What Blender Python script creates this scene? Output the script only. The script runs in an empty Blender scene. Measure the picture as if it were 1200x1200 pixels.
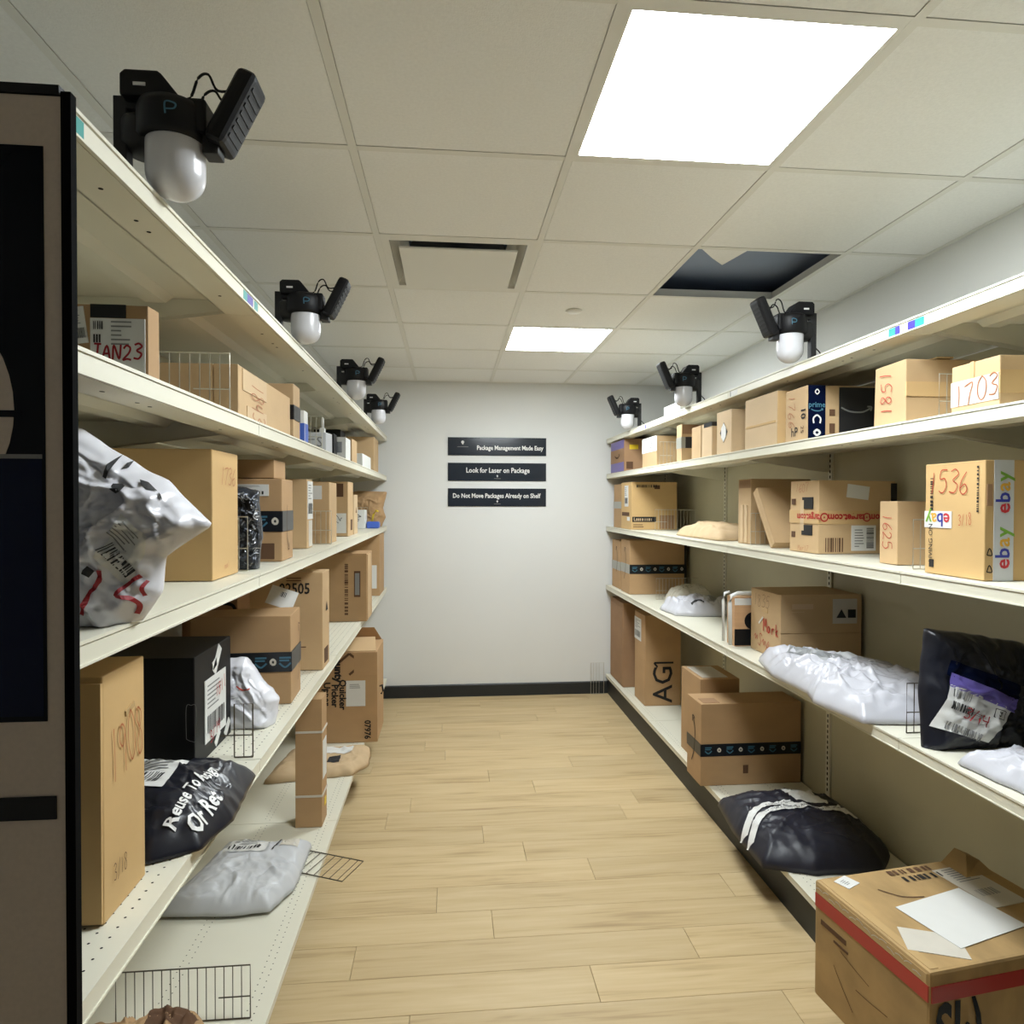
import bpy, bmesh, math, random
from mathutils import Vector, Matrix, noise
# ------------------------------------------------------------------ camera, world, exposure
scene = bpy.context.scene
C = scene.collection
cam_d = bpy.data.cameras.new('camera'); cam = bpy.data.objects.new('camera', cam_d); C.objects.link(cam)
cam_d.sensor_width = 36.0; cam_d.lens = 36.0 * 783.3 / 1200.0; cam_d.clip_start = 0.02
YAW, PITCH, ROLL, EYE = 0.0941, 0.0143, 0.0024, 1.6009
fw = Vector((math.sin(YAW) * math.cos(PITCH), math.cos(YAW) * math.cos(PITCH), -math.sin(PITCH)))
rt = Vector((math.cos(YAW), -math.sin(YAW), 0)); up = rt.cross(fw)
r2 = rt * math.cos(ROLL) + up * math.sin(ROLL); u2 = up * math.cos(ROLL) - rt * math.sin(ROLL)
cam.matrix_world = Matrix(((r2.x, u2.x, -fw.x, 0), (r2.y, u2.y, -fw.y, 0), (r2.z, u2.z, -fw.z, EYE), (0, 0, 0, 1)))
scene.camera = cam
w = bpy.data.worlds.new('world'); scene.world = w; w.use_nodes = True
w.node_tree.nodes['Background'].inputs[0].default_value = (0.5, 0.5, 0.5, 1)
w.node_tree.nodes['Background'].inputs[1].default_value = 0.06
vs = scene.view_settings
vs.view_transform = 'Standard'; vs.look = 'None'; vs.gamma = 1.0; vs.use_curve_mapping = False
vs.exposure = 0.62
PANEL_STRENGTH = 30.0
PANEL_COLOUR = (0.91, 0.975, 1.0)
PI = math.pi
# ------------------------------------------------------------------ measured place
HC = 2.588          # suspended ceiling
YB = 5.506          # back wall
XR, XL = 1.90, -1.10
YF = -0.9           # room cut off here without a front wall, to lessen bounced light
AL, AR = -0.502, 1.311   # front edges of the shelves
BL, BR = -1.02, 1.815    # faces of their back panels
ZL = [2.130, 1.811, 1.4085, 0.913, 0.167]
ZR = [2.129, 1.837, 1.4012, 0.913, 0.167]
GX0, GY0, G = -0.268, 1.909, 0.6096

# ------------------------------------------------------------------ materials
def lin(c):
    return tuple(((v / 255) / 12.92 if v / 255 <= 0.04045 else ((v / 255 + 0.055) / 1.055) ** 2.4) for v in c)
MATS = {}
def mat(name, rgb, rough=0.6, metal=0.0, var=0.0, scale=(6, 6, 6), bump=0.0, bscale=60, spec=0.5, emit=None, objrand=0.0, coat=0.0, trans=0.0, alpha=1.0):
    m = bpy.data.materials.new(name); m.use_nodes = True; nt = m.node_tree; b = nt.nodes['Principled BSDF']
    col = lin(rgb)
    b.inputs['Base Color'].default_value = (*col, 1); b.inputs['Roughness'].default_value = rough
    b.inputs['Metallic'].default_value = metal; b.inputs['Specular IOR Level'].default_value = spec
    b.inputs['Coat Weight'].default_value = coat; b.inputs['Transmission Weight'].default_value = trans; b.inputs['Alpha'].default_value = alpha
    if emit:
        b.inputs['Emission Color'].default_value = (*emit[0], 1); b.inputs['Emission Strength'].default_value = emit[1]
    tc = nt.nodes.new('ShaderNodeTexCoord')
    if var or objrand:
        mp = nt.nodes.new('ShaderNodeMapping'); mp.inputs['Scale'].default_value = scale
        nt.links.new(tc.outputs['Object'], mp.inputs['Vector'])
        n = nt.nodes.new('ShaderNodeTexNoise'); n.inputs['Scale'].default_value = 1.0; n.inputs['Detail'].default_value = 5
        oi = nt.nodes.new('ShaderNodeObjectInfo')
        add = nt.nodes.new('ShaderNodeVectorMath'); add.operation = 'ADD'
        sc = nt.nodes.new('ShaderNodeVectorMath'); sc.operation = 'SCALE'; sc.inputs[3].default_value = 37.0
        cx = nt.nodes.new('ShaderNodeCombineXYZ')
        for i in range(3): nt.links.new(oi.outputs['Random'], cx.inputs[i])
        nt.links.new(cx.outputs[0], sc.inputs[0]); nt.links.new(mp.outputs[0], add.inputs[0]); nt.links.new(sc.outputs[0], add.inputs[1])
        nt.links.new(add.outputs[0], n.inputs['Vector'])
        mr = nt.nodes.new('ShaderNodeMapRange'); mr.inputs['From Min'].default_value = 0.3; mr.inputs['From Max'].default_value = 0.7
        mr.inputs['To Min'].default_value = 1 - var; mr.inputs['To Max'].default_value = 1 + var
        nt.links.new(n.outputs['Fac'], mr.inputs['Value'])
        mo = nt.nodes.new('ShaderNodeMapRange'); mo.inputs['To Min'].default_value = 1 - objrand; mo.inputs['To Max'].default_value = 1 + objrand
        nt.links.new(oi.outputs['Random'], mo.inputs['Value'])
        mu = nt.nodes.new('ShaderNodeMath'); mu.operation = 'MULTIPLY'
        nt.links.new(mr.outputs[0], mu.inputs[0]); nt.links.new(mo.outputs[0], mu.inputs[1])
        vm = nt.nodes.new('ShaderNodeVectorMath'); vm.operation = 'SCALE'; vm.inputs[0].default_value = col
        nt.links.new(mu.outputs[0], vm.inputs[3]); nt.links.new(vm.outputs[0], b.inputs['Base Color'])
    if bump:
        n2 = nt.nodes.new('ShaderNodeTexNoise'); n2.inputs['Scale'].default_value = bscale; n2.inputs['Detail'].default_value = 3
        nt.links.new(tc.outputs['Object'], n2.inputs['Vector'])
        bp = nt.nodes.new('ShaderNodeBump'); bp.inputs['Strength'].default_value = bump; bp.inputs['Distance'].default_value = 0.002
        nt.links.new(n2.outputs['Fac'], bp.inputs['Height']); nt.links.new(bp.outputs[0], b.inputs['Normal'])
    MATS[name] = m
    return m
mat('wall', (224, 225, 223), 0.75, bump=0.25, bscale=220, var=0.012, scale=(2, 2, 2))
mat('ceiling_tile', (238, 238, 235), 0.9, bump=0.5, bscale=260, var=0.03, scale=(120, 120, 120))
mat('grid', (226, 225, 218), 0.5)
mat('plenum', (146, 160, 186), 0.9)  # bluish haze in the ceiling hole is painted into this colour
mat('black_base', (34, 37, 38), 0.5)
mat('cream', (222, 219, 202), 0.42, var=0.02, scale=(3, 3, 3))
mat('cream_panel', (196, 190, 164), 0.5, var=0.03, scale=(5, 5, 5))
mat('hole', (26, 22, 18), 0.9)
mat('black', (11, 11, 14), 0.5, spec=0.3)
mat('black_matte', (20, 20, 22), 0.6)
mat('black_gloss', (14, 15, 18), 0.15)
mat('dome', (208, 208, 213), 0.2)
mat('grey_trim', (120, 120, 118), 0.4)
mat('kiosk', (196, 182, 166), 0.45, var=0.04, scale=(160, 160, 160))
mat('screen', (8, 11, 18), 0.12, spec=0.12)
mat('screen_blue', (10, 18, 44), 0.12, spec=0.12)
mat('card', (178, 144, 104), 0.8, var=0.06, scale=(5, 5, 9), objrand=0.06, bump=0.12, bscale=90)
mat('card_light', (192, 162, 122), 0.78, var=0.05, scale=(5, 5, 9), objrand=0.04, bump=0.12, bscale=90)
mat('card_pale', (200, 174, 138), 0.78, var=0.05, scale=(5, 5, 9), objrand=0.03, bump=0.12, bscale=90)
mat('card_yellow', (198, 164, 112), 0.76, var=0.04, scale=(5, 5, 9), bump=0.1, bscale=90)
mat('card_dark', (156, 122, 90), 0.82, var=0.07, scale=(5, 5, 9), objrand=0.05, bump=0.12, bscale=90)
mat('card_worn', (170, 140, 94), 0.7, var=0.2, scale=(14, 5, 7), bump=0.4, bscale=30)
mat('kraft', (180, 146, 106), 0.85, var=0.08, scale=(12, 12, 12), bump=0.3, bscale=70)
mat('kraft_pale', (198, 172, 136), 0.8, var=0.06, scale=(12, 12, 12), bump=0.3, bscale=70)
mat('print_brown', (92, 64, 42), 0.85)
mat('print_black', (30, 27, 25), 0.8)
mat('tape_black', (24, 27, 32), 0.3)
mat('tape_blue', (66, 112, 134), 0.4)
mat('tape_white', (228, 228, 226), 0.4)
mat('tape_clear', (192, 162, 116), 0.12)
mat('black_edge', (6, 6, 7), 0.9, spec=0.1)
mat('duct', (70, 74, 80), 0.7)
mat('tape_tan', (205, 172, 124), 0.25)
mat('tape_red', (176, 48, 46), 0.35)
mat('tape_grey', (150, 150, 140), 0.3)
mat('purple', (108, 96, 176), 0.3)
mat('violet', (92, 76, 150), 0.35)
mat('paper', (218, 218, 215), 0.7, var=0.015, scale=(20, 20, 20))
mat('paper_dull', (204, 198, 186), 0.7, var=0.03, scale=(20, 20, 20))
mat('ink', (40, 40, 42), 0.7)
mat('ink_grey', (128, 128, 128), 0.7)
mat('red_ink', (176, 52, 36), 0.6)
mat('brown_ink', (166, 96, 54), 0.6)
mat('dark_red_ink', (150, 24, 36), 0.6)
mat('poly_white', (198, 198, 206), 0.26, var=0.02, scale=(8, 8, 8))  # white plastic, darkened where strong light on the right would blow it out
mat('poly_grey', (200, 202, 206), 0.36, var=0.03, scale=(8, 8, 8))
mat('poly_bright', (222, 222, 229), 0.26, var=0.02, scale=(8, 8, 8))  # same white plastic, with the left bags' brightness lifted in the colour
mat('poly_inside', (138, 140, 142), 0.4)
mat('poly_black', (24, 26, 36), 0.3)
mat('poly_navy', (30, 31, 44), 0.42, var=0.2, scale=(20, 20, 20))
mat('bubble', (196, 190, 174), 0.2)
mat('foil', (70, 74, 82), 0.25, metal=0.5)
mat('foil_light', (184, 188, 194), 0.25, metal=0.6)
mat('wire', (196, 192, 178), 0.3, metal=0.7)
mat('wire_dark', (92, 84, 72), 0.4, metal=0.6)
mat('teal', (44, 150, 144), 0.4)
mat('indigo', (66, 54, 156), 0.4)
mat('blue', (66, 98, 188), 0.4)
mat('yellow', (228, 196, 44), 0.5)
mat('ebay_red', (198, 50, 58), 0.5); mat('ebay_blue', (52, 58, 150), 0.5); mat('ebay_yellow', (220, 168, 60), 0.5); mat('ebay_green', (120, 168, 60), 0.5)
mat('sign', (42, 47, 55), 0.14)
mat('wood_print', (196, 156, 116), 0.6, var=0.1, scale=(4, 4, 40))
mat('glow', (255, 255, 255), 0.5, emit=(PANEL_COLOUR, PANEL_STRENGTH))
def wood_floor():
    m = bpy.data.materials.new('oak_plank'); m.use_nodes = True; nt = m.node_tree; b = nt.nodes['Principled BSDF']
    L = nt.links.new; N = nt.nodes.new
    tc = N('ShaderNodeTexCoord'); oi = N('ShaderNodeObjectInfo')
    cx = N('ShaderNodeCombineXYZ'); sc = N('ShaderNodeMath'); sc.operation = 'MULTIPLY'; sc.inputs[1].default_value = 61.0
    L(oi.outputs['Random'], sc.inputs[0])
    for i in range(3): L(sc.outputs[0], cx.inputs[i])
    add = N('ShaderNodeVectorMath'); add.operation = 'ADD'; L(tc.outputs['Object'], add.inputs[0]); L(cx.outputs[0], add.inputs[1])
    def ns(scale, s, d, dist=0.0):
        mp = N('ShaderNodeMapping'); mp.inputs['Scale'].default_value = scale; L(add.outputs[0], mp.inputs[0])
        n = N('ShaderNodeTexNoise'); n.inputs['Scale'].default_value = s; n.inputs['Detail'].default_value = d; n.inputs['Distortion'].default_value = dist
        L(mp.outputs[0], n.inputs['Vector']); return n
    g1 = ns((1.0, 9, 1), 1.6, 4, 0.6); g2 = ns((4, 90, 1), 1.0, 3); g3 = ns((1.2, 22, 1), 1.3, 2, 1.2)
    r = N('ShaderNodeValToRGB'); e = r.color_ramp.elements
    e[0].position = 0.28; e[0].color = (*lin((154, 128, 92)), 1)
    e[1].position = 0.66; e[1].color = (*lin((206, 184, 144)), 1)
    x = e.new(0.46); x.color = (*lin((194, 170, 128)), 1)
    mx = N('ShaderNodeMath'); mx.operation = 'MULTIPLY_ADD'; mx.inputs[1].default_value = 0.55
    m3 = N('ShaderNodeMath'); m3.operation = 'MULTIPLY_ADD'; m3.inputs[1].default_value = 0.22; L(g2.outputs['Fac'], m3.inputs[0])
    m4 = N('ShaderNodeMath'); m4.operation = 'MULTIPLY'; m4.inputs[1].default_value = 0.23; L(g3.outputs['Fac'], m4.inputs[0]); L(m4.outputs[0], m3.inputs[2])
    L(g1.outputs['Fac'], mx.inputs[0]); L(m3.outputs[0], mx.inputs[2]); L(mx.outputs[0], r.inputs['Fac'])
    mr = N('ShaderNodeMapRange'); mr.inputs['To Min'].default_value = 0.93; mr.inputs['To Max'].default_value = 1.06; L(oi.outputs['Random'], mr.inputs['Value'])
    v = N('ShaderNodeVectorMath'); v.operation = 'SCALE'; L(r.outputs[0], v.inputs[0]); L(mr.outputs[0], v.inputs[3])
    L(v.outputs[0], b.inputs['Base Color']); b.inputs['Roughness'].default_value = 0.5; b.inputs['Specular IOR Level'].default_value = 0.35
    bp = N('ShaderNodeBump'); bp.inputs['Strength'].default_value = 0.12; bp.inputs['Distance'].default_value = 0.001; L(g2.outputs['Fac'], bp.inputs['Height']); L(bp.outputs[0], b.inputs['Normal'])
    MATS['oak'] = m
wood_floor()

# ------------------------------------------------------------------ mesh helpers
class MB:
    def __init__(s): s.v = []; s.f = []
    def add(s, vs, fs):
        o = len(s.v); s.v += [tuple(v) for v in vs]; s.f += [tuple(i + o for i in f) for f in fs]; return s
    def box(s, x0, x1, y0, y1, z0, z1, M=None):
        x0, x1 = min(x0, x1), max(x0, x1); y0, y1 = min(y0, y1), max(y0, y1); z0, z1 = min(z0, z1), max(z0, z1)
        vs = [(x, y, z) for z in (z0, z1) for y in (y0, y1) for x in (x0, x1)]
        if M: vs = [M @ Vector(v) for v in vs]
        return s.add(vs, [(0, 2, 3, 1), (4, 5, 7, 6), (0, 1, 5, 4), (2, 6, 7, 3), (0, 4, 6, 2), (1, 3, 7, 5)])
    def prism(s, poly, axis, a, b):
        """poly: 2D points (CCW); axis 'x','y','z' the extrusion axis"""
        n = len(poly)
        def P(p, t): return {'x': (t, p[0], p[1]), 'y': (p[0], t, p[1]), 'z': (p[0], p[1], t)}[axis]
        vs = [P(p, a) for p in poly] + [P(p, b) for p in poly]
        fs = [tuple(range(n))[::-1], tuple(range(n, 2 * n))] + [(i, (i + 1) % n, n + (i + 1) % n, n + i) for i in range(n)]
        return s.add(vs, fs)
    def tube(s, pts, r, n=6):
        pts = [Vector(p) for p in pts]; rings = []
        for i, p in enumerate(pts):
            d = (pts[min(i + 1, len(pts) - 1)] - pts[max(i - 1, 0)]).normalized()
            a = Vector((0, 0, 1)) if abs(d.z) < 0.9 else Vector((1, 0, 0))
            u = d.cross(a).normalized(); v = d.cross(u)
            rings.append([p + (u * math.cos(2 * PI * k / n) + v * math.sin(2 * PI * k / n)) * r for k in range(n)])
        vs = [q for R in rings for q in R]; fs = []
        for i in range(len(pts) - 1):
            for k in range(n): fs.append((i * n + k, i * n + (k + 1) % n, (i + 1) * n + (k + 1) % n, (i + 1) * n + k))
        fs += [tuple(range(n))[::-1], tuple((len(pts) - 1) * n + k for k in range(n))]
        return s.add(vs, fs)
    def lathe(s, prof, c=(0, 0, 0), n=28, axis='z'):
        """prof: (r,t) pairs along the axis"""
        vs = []; fs = []
        for r, t in prof:
            for k in range(n):
                a = 2 * PI * k / n; x, y = r * math.cos(a), r * math.sin(a)
                q = {'z': (x, y, t), 'y': (x, t, y), 'x': (t, x, y)}[axis]
                vs.append((q[0] + c[0], q[1] + c[1], q[2] + c[2]))
        for i in range(len(prof) - 1):
            for k in range(n): fs.append((i * n + k, i * n + (k + 1) % n, (i + 1) * n + (k + 1) % n, (i + 1) * n + k))
        fs += [tuple(range(n))[::-1], tuple((len(prof) - 1) * n + k for k in range(n))]
        return s.add(vs, fs)
    def mesh(s, name):
        me = bpy.data.meshes.new(name); me.from_pydata(s.v, [], s.f); me.validate()
        bm = bmesh.new(); bm.from_mesh(me); bmesh.ops.recalc_face_normals(bm, faces=bm.faces); bm.to_mesh(me); bm.free()
        return me
    def build(s, name, m, parent=None, smooth=False, bevel=0.0, seg=2):
        me = s.mesh(name)
        if bevel:
            bm = bmesh.new(); bm.from_mesh(me)
            bmesh.ops.bevel(bm, geom=list(bm.edges), offset=bevel, segments=seg, affect='EDGES', profile=0.6, clamp_overlap=True)
            bm.to_mesh(me); bm.free()
        return put(name, me, m, parent, smooth)
def put(name, me, m, parent=None, smooth=False):
    if m is not None:
        me.materials.clear(); me.materials.append(MATS[m])
    if smooth:
        for p in me.polygons: p.use_smooth = True
    o = bpy.data.objects.new(name, me); C.objects.link(o); o.parent = parent
    return o
def tag(o, label=None, cat=None, group=None, kind=None):
    if label: o['label'] = label
    if cat: o['category'] = cat
    if group: o['group'] = group
    if kind: o['kind'] = kind
    return o
def empty(name, loc=(0, 0, 0), rz=0.0):
    o = bpy.data.objects.new(name, None); C.objects.link(o); o.empty_display_size = 0.05
    o.location = loc; o.rotation_euler = (0, 0, rz); return o
def copy_tree(o, parent=None):
    c = o.copy(); C.objects.link(c); c.parent = parent
    for ch in list(o.children): copy_tree(ch, c)
    return c
def bevel_box(dx, dy, h, bev=0.003, jit=0.0, seed=0):
    bm = bmesh.new(); bmesh.ops.create_cube(bm, size=1)
    for v in bm.verts: v.co = Vector((v.co.x * dx, v.co.y * dy, (v.co.z + 0.5) * h))
    if jit:
        rnd = random.Random(seed)
        for v in bm.verts:
            if v.co.z > h / 2: v.co -= Vector((math.copysign(rnd.uniform(0, .5), v.co.x), math.copysign(rnd.uniform(0, .5), v.co.y), rnd.uniform(0, 1))) * jit
    bmesh.ops.bevel(bm, geom=list(bm.edges), offset=bev, segments=2, affect='EDGES', profile=0.6)
    me = bpy.data.meshes.new('carton'); bm.to_mesh(me); bm.free(); return me

TEXT_CACHE = {}
def text_mesh(body, size, bold=0.0, shear=0.0, sx=1.0):
    cu = bpy.data.curves.new('t', 'FONT'); cu.body = body; cu.size = size; cu.align_x = 'CENTER'; cu.align_y = 'CENTER'
    cu.resolution_u = 2; cu.shear = shear; cu.offset = bold
    o = bpy.data.objects.new('t', cu); C.objects.link(o)
    dg = bpy.context.evaluated_depsgraph_get(); dg.update()
    me = bpy.data.meshes.new_from_object(o.evaluated_get(dg))
    bpy.data.objects.remove(o); bpy.data.curves.remove(cu)
    if sx != 1.0: me.transform(Matrix.Diagonal((sx, 1, 1, 1)))
    return me
# handwriting: strokes in a cell 0..0.6 x 0..1
HW = {'0': [[(.3, 1), (.08, .75), (.05, .3), (.25, 0), (.48, .2), (.52, .7), (.3, 1)]], '1': [[(.28, 1), (.3, .5), (.26, 0)]],
 '2': [[(.02, .78), (.2, 1), (.46, .85), (.4, .5), (.02, .02), (.3, .08), (.58, .02)]],
 '3': [[(.04, .9), (.3, 1), (.5, .8), (.2, .55), (.5, .35), (.34, .04), (.02, .08)]],
 '4': [[(.12, .95), (.04, .5), (.5, .5)], [(.46, 1), (.42, 0)]],
 '5': [[(.52, 1), (.14, .97), (.08, .6), (.38, .62), (.5, .3), (.3, 0), (.02, .08)]],
 '6': [[(.46, 1), (.14, .6), (.05, .2), (.26, 0), (.5, .2), (.36, .46), (.08, .28)]],
 '7': [[(.02, .92), (.56, 1), (.34, .5), (.18, 0)]],
 '8': [[(.42, .9), (.2, 1), (.1, .76), (.42, .4), (.4, .08), (.16, 0), (.08, .28), (.44, .72), (.42, .92)]],
 '9': [[(.48, .78), (.28, .55), (.06, .74), (.24, 1), (.48, .86), (.46, .4), (.42, 0)]],
 '/': [[(.46, 1.05), (.06, -.08)]], 'J': [[(.1, 1), (.56, .98)], [(.36, 1), (.34, .2), (.14, .05), (.02, .25)]],
 'A': [[(.02, 0), (.28, .95), (.54, .02)], [(.1, .4), (.5, .42)]], 'N': [[(.04, 0), (.08, .95), (.46, .05), (.54, 1)]],
 'M': [[(.02, 0), (.1, 1), (.3, .4), (.5, 1), (.58, 0)]], 'a': [[(.44, .5), (.2, .55), (.08, .2), (.3, .02), (.44, .5), (.5, .02)]],
 'r': [[(.12, .5), (.14, 0)], [(.14, .3), (.28, .52), (.44, .46)]], 'k': [[(.1, 1), (.12, 0)], [(.44, .55), (.14, .3), (.48, 0)]],
 't': [[(.24, .9), (.26, .05), (.44, .05)], [(.06, .6), (.46, .62)]], 'P': [[(.1, 0), (.12, 1), (.46, .85), (.42, .55), (.12, .48)]],
 'S': [[(.5, .88), (.28, 1), (.1, .8), (.44, .4), (.36, .05), (.06, .1)]], 'E': [[(.5, .98), (.08, .95), (.08, .05), (.52, .02)], [(.1, .5), (.4, .52)]],
 'X': [[(.04, 1), (.56, 0)], [(.52, 1), (.02, 0)]], '~': [[(0, .4), (.15, .7), (.3, .3), (.45, .7), (.6, .35)]],
 'm': [[(.02, 0), (.06, .5), (.2, .45), (.26, .05), (.32, .5), (.5, .45), (.56, 0)]], ' ': []}
def smooth_line(p, k=5):
    out = []
    q = [p[0]] + list(p) + [p[-1]]
    for i in range(1, len(q) - 2):
        for j in range(k):
            t = j / k; a, b, c, d = (Vector(q[i + m - 1]) for m in range(4))
            out.append(0.5 * ((2 * b) + (c - a) * t + (2 * a - 5 * b + 4 * c - d) * t * t + (3 * b - a - 3 * c + d) * t ** 3))
    out.append(Vector(p[-1])); return out
def ribbon2d(mb, pts, wd):
    n = len(pts); L = []; R = []
    for i in range(n):
        d = pts[min(i + 1, n - 1)] - pts[max(i - 1, 0)]
        if d.length < 1e-9: d = Vector((1, 0))
        d.normalize(); nn = Vector((-d.y, d.x)) * wd / 2
        L.append(pts[i] + nn); R.append(pts[i] - nn)
    mb.add([(p.x, p.y, 0) for p in L + R], [(i, n + i, n + i + 1, i + 1) for i in range(n - 1)])
def hand_mesh(body, size, wd=0.07, seed=1, gap=0.16):
    rnd = random.Random(seed); mb = MB(); x = 0
    wtot = len(body) * 0.6 + (len(body) - 1) * gap
    for ch in body:
        dy = rnd.uniform(-.06, .06); s = rnd.uniform(.92, 1.08); sh = rnd.uniform(-.02, .12)
        for st in HW.get(ch, []):
            pts = [Vector(((x + (p[0] + sh * p[1]) * s - wtot / 2) * size, (p[1] * s - .5 + dy) * size)) for p in st]
            ribbon2d(mb, smooth_line(pts) if len(pts) > 2 else pts, wd * size)
        x += 0.6 + gap
    me = bpy.data.meshes.new('hand'); me.from_pydata(mb.v, [], mb.f); return me
def poly_mesh(strokes, wd):
    mb = MB()
    for st in strokes:
        pts = [Vector(p) for p in st]; ribbon2d(mb, smooth_line(pts) if len(pts) > 2 else pts, wd)
    me = bpy.data.meshes.new('line'); me.from_pydata(mb.v, [], mb.f); return me
def bars_mesh(wd, ht, seed, n=None, fill=0.5):
    rnd = random.Random(seed); mb = MB(); x = -wd / 2; u = wd / (n or 34)
    while x < wd / 2 - u:
        b = u * rnd.choice((0.6, 1, 1.6)); b = min(b, wd / 2 - x)
        mb.add([(x, -ht / 2, 0), (x + b, -ht / 2, 0), (x + b, ht / 2, 0), (x, ht / 2, 0)], [(0, 1, 2, 3)])
        x += b + u * rnd.choice((0.5, 0.9, 1.4))
    me = bpy.data.meshes.new('bars'); me.from_pydata(mb.v, [], mb.f); return me
def lines_mesh(wd, ht, n, seed, th=0.35):
    rnd = random.Random(seed); mb = MB(); st = ht / n
    for i in range(n):
        y = ht / 2 - (i + 0.5) * st; L = wd * rnd.uniform(.45, 1)
        mb.add([(-wd / 2, y - st * th / 2, 0), (-wd / 2 + L, y - st * th / 2, 0), (-wd / 2 + L, y + st * th / 2, 0), (-wd / 2, y + st * th / 2, 0)], [(0, 1, 2, 3)])
    me = bpy.data.meshes.new('lines'); me.from_pydata(mb.v, [], mb.f); return me

# ------------------------------------------------------------------ cartons with faces one can print on
class Carton:
    def __init__(s, name, label, side, x, y, z, dx, dy, h, m='card', rot=0.0, cat='box', group=None, bev=0.003, jit=0.0015, tilt=None):
        """(x, y, z): bottom corner nearest the aisle and the camera; dx away from the aisle, dy along the shelf"""
        s.side, s.dx, s.dy, s.h = side, dx, dy, h; sg = -1 if side == 'L' else 1
        off = Matrix.Rotation(rot, 3, 'Z') @ Vector((sg * dx / 2, dy / 2, 0))
        s.root = empty(name, (x + off.x, y + off.y, z + 0.0016), rot)
        if tilt: s.root.rotation_euler = tilt
        tag(s.root, label, cat, group)
        s.body = put('body', bevel_box(dx, dy, h, bev, jit, hash(label) % 9999 if False else sum(map(ord, label))), m, s.root)
        s.lift = {'near': 0.0, 'aisle': 0.0, 'top': 0.0}
    def frame(s, face):
        dx, dy, h = s.dx, s.dy, s.h; e = 0.0009 + s.lift[face]
        if face == 'near': return Vector((-dx / 2, -dy / 2 - e, 0)), Vector((1, 0, 0)), Vector((0, 0, 1)), Vector((0, -1, 0)), dx, h
        if face == 'top': return Vector((-dx / 2, -dy / 2, h + e)), Vector((1, 0, 0)), Vector((0, 1, 0)), Vector((0, 0, 1)), dx, dy
        if s.side == 'L': return Vector((dx / 2 + e, -dy / 2, 0)), Vector((0, 1, 0)), Vector((0, 0, 1)), Vector((1, 0, 0)), dy, h
        return Vector((-dx / 2 - e, dy / 2, 0)), Vector((0, -1, 0)), Vector((0, 0, 1)), Vector((-1, 0, 0)), dy, h
    def size(s, face): f = s.frame(face); return f[4], f[5]
    def mtx(s, face, u, v, rot=0.0, lift=0.0):
        o, U, V, N, W, H = s.frame(face)
        p = o + U * (u * W) + V * (v * H) + N * lift
        c, sn = math.cos(rot), math.sin(rot); U2 = U * c + V * sn; V2 = V * c - U * sn
        return Matrix(((U2.x, V2.x, N.x, p.x), (U2.y, V2.y, N.y, p.y), (U2.z, V2.z, N.z, p.z), (0, 0, 0, 1)))
    def stick(s, name, me, m, face, u, v, rot=0.0, lift=0.0006, parent=None):
        me.transform(s.mtx(face, u, v, rot, lift)); return put(name, me, m, parent or s.root)
    def panel(s, name, face, u0, v0, u1, v1, m, rot=0.0, t=0.0008, lift=0.0, parent=None):
        W, H = s.size(face); a, b = (u1 - u0) * W / 2, (v1 - v0) * H / 2
        me = MB().box(-a, a, -b, b, -0.004, t).mesh(name)
        return s.stick(name, me, m, face, (u0 + u1) / 2, (v0 + v1) / 2, rot, lift, parent)
    def text(s, body, face, u, v, size, m='print_black', rot=0.0, bold=0.0, lift=0.0012, name='printed_text', sx=1.0, parent=None):
        return s.stick(name, text_mesh(body, size, bold, 0, sx), m, face, u, v, math.radians(rot), lift, parent)
    def hand(s, body, face, u, v, size, m='red_ink', rot=0.0, wd=0.07, lift=0.0014, name='handwriting', parent=None, fit=None):
        me = hand_mesh(body, size, wd, len(body) * 7 + int(size * 1000), .08)
        xs_ = [q.co.x for q in me.vertices]; wid = max(xs_) - min(xs_); W, H = s.size(face); avail = .84 * (H if abs(abs(rot) - 90) < 30 else W)
        lim = fit if fit else avail
        if wid > lim: me.transform(Matrix.Diagonal((lim / wid, 1, 1, 1)))
        return s.stick(name, me, m, face, u, v, math.radians(rot), lift, parent)
    def label(s, face, u0, v0, u1, v1, m='paper', rot=0.0, bars=True, seed=3, vertical=False, name='shipping_label', lift=0.0006):
        W, H = s.size(face); wd, ht = (u1 - u0) * W, (v1 - v0) * H; r = math.radians(rot)
        p = s.panel(name, face, u0, v0, u1, v1, m, r, 0.0006, lift)
        uc, vc = (u0 + u1) / 2, (v0 + v1) / 2
        def at(du, dv):   # offsets in metres on the rotated label
            return uc + (du * math.cos(r) - dv * math.sin(r)) / W, vc + (du * math.sin(r) + dv * math.cos(r)) / H
        if bars:
            if vertical:
                a = at(wd * .26, 0); s.stick('barcode', bars_mesh(ht * .8, wd * .3, seed), 'ink', face, a[0], a[1], r + PI / 2, lift + 0.0011, p)
                a = at(-wd * .18, 0); s.stick('print_lines', lines_mesh(wd * .4, ht * .75, 7, seed), 'ink_grey', face, a[0], a[1], r, lift + 0.0011, p)
            else:
                a = at(0, -ht * .22); s.stick('barcode', bars_mesh(wd * .8, ht * .28, seed), 'ink', face, a[0], a[1], r, lift + 0.0011, p)
                a = at(0, ht * .22); s.stick('print_lines', lines_mesh(wd * .8, ht * .42, 6, seed), 'ink_grey', face, a[0], a[1], r, lift + 0.0011, p)
        return p
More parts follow.
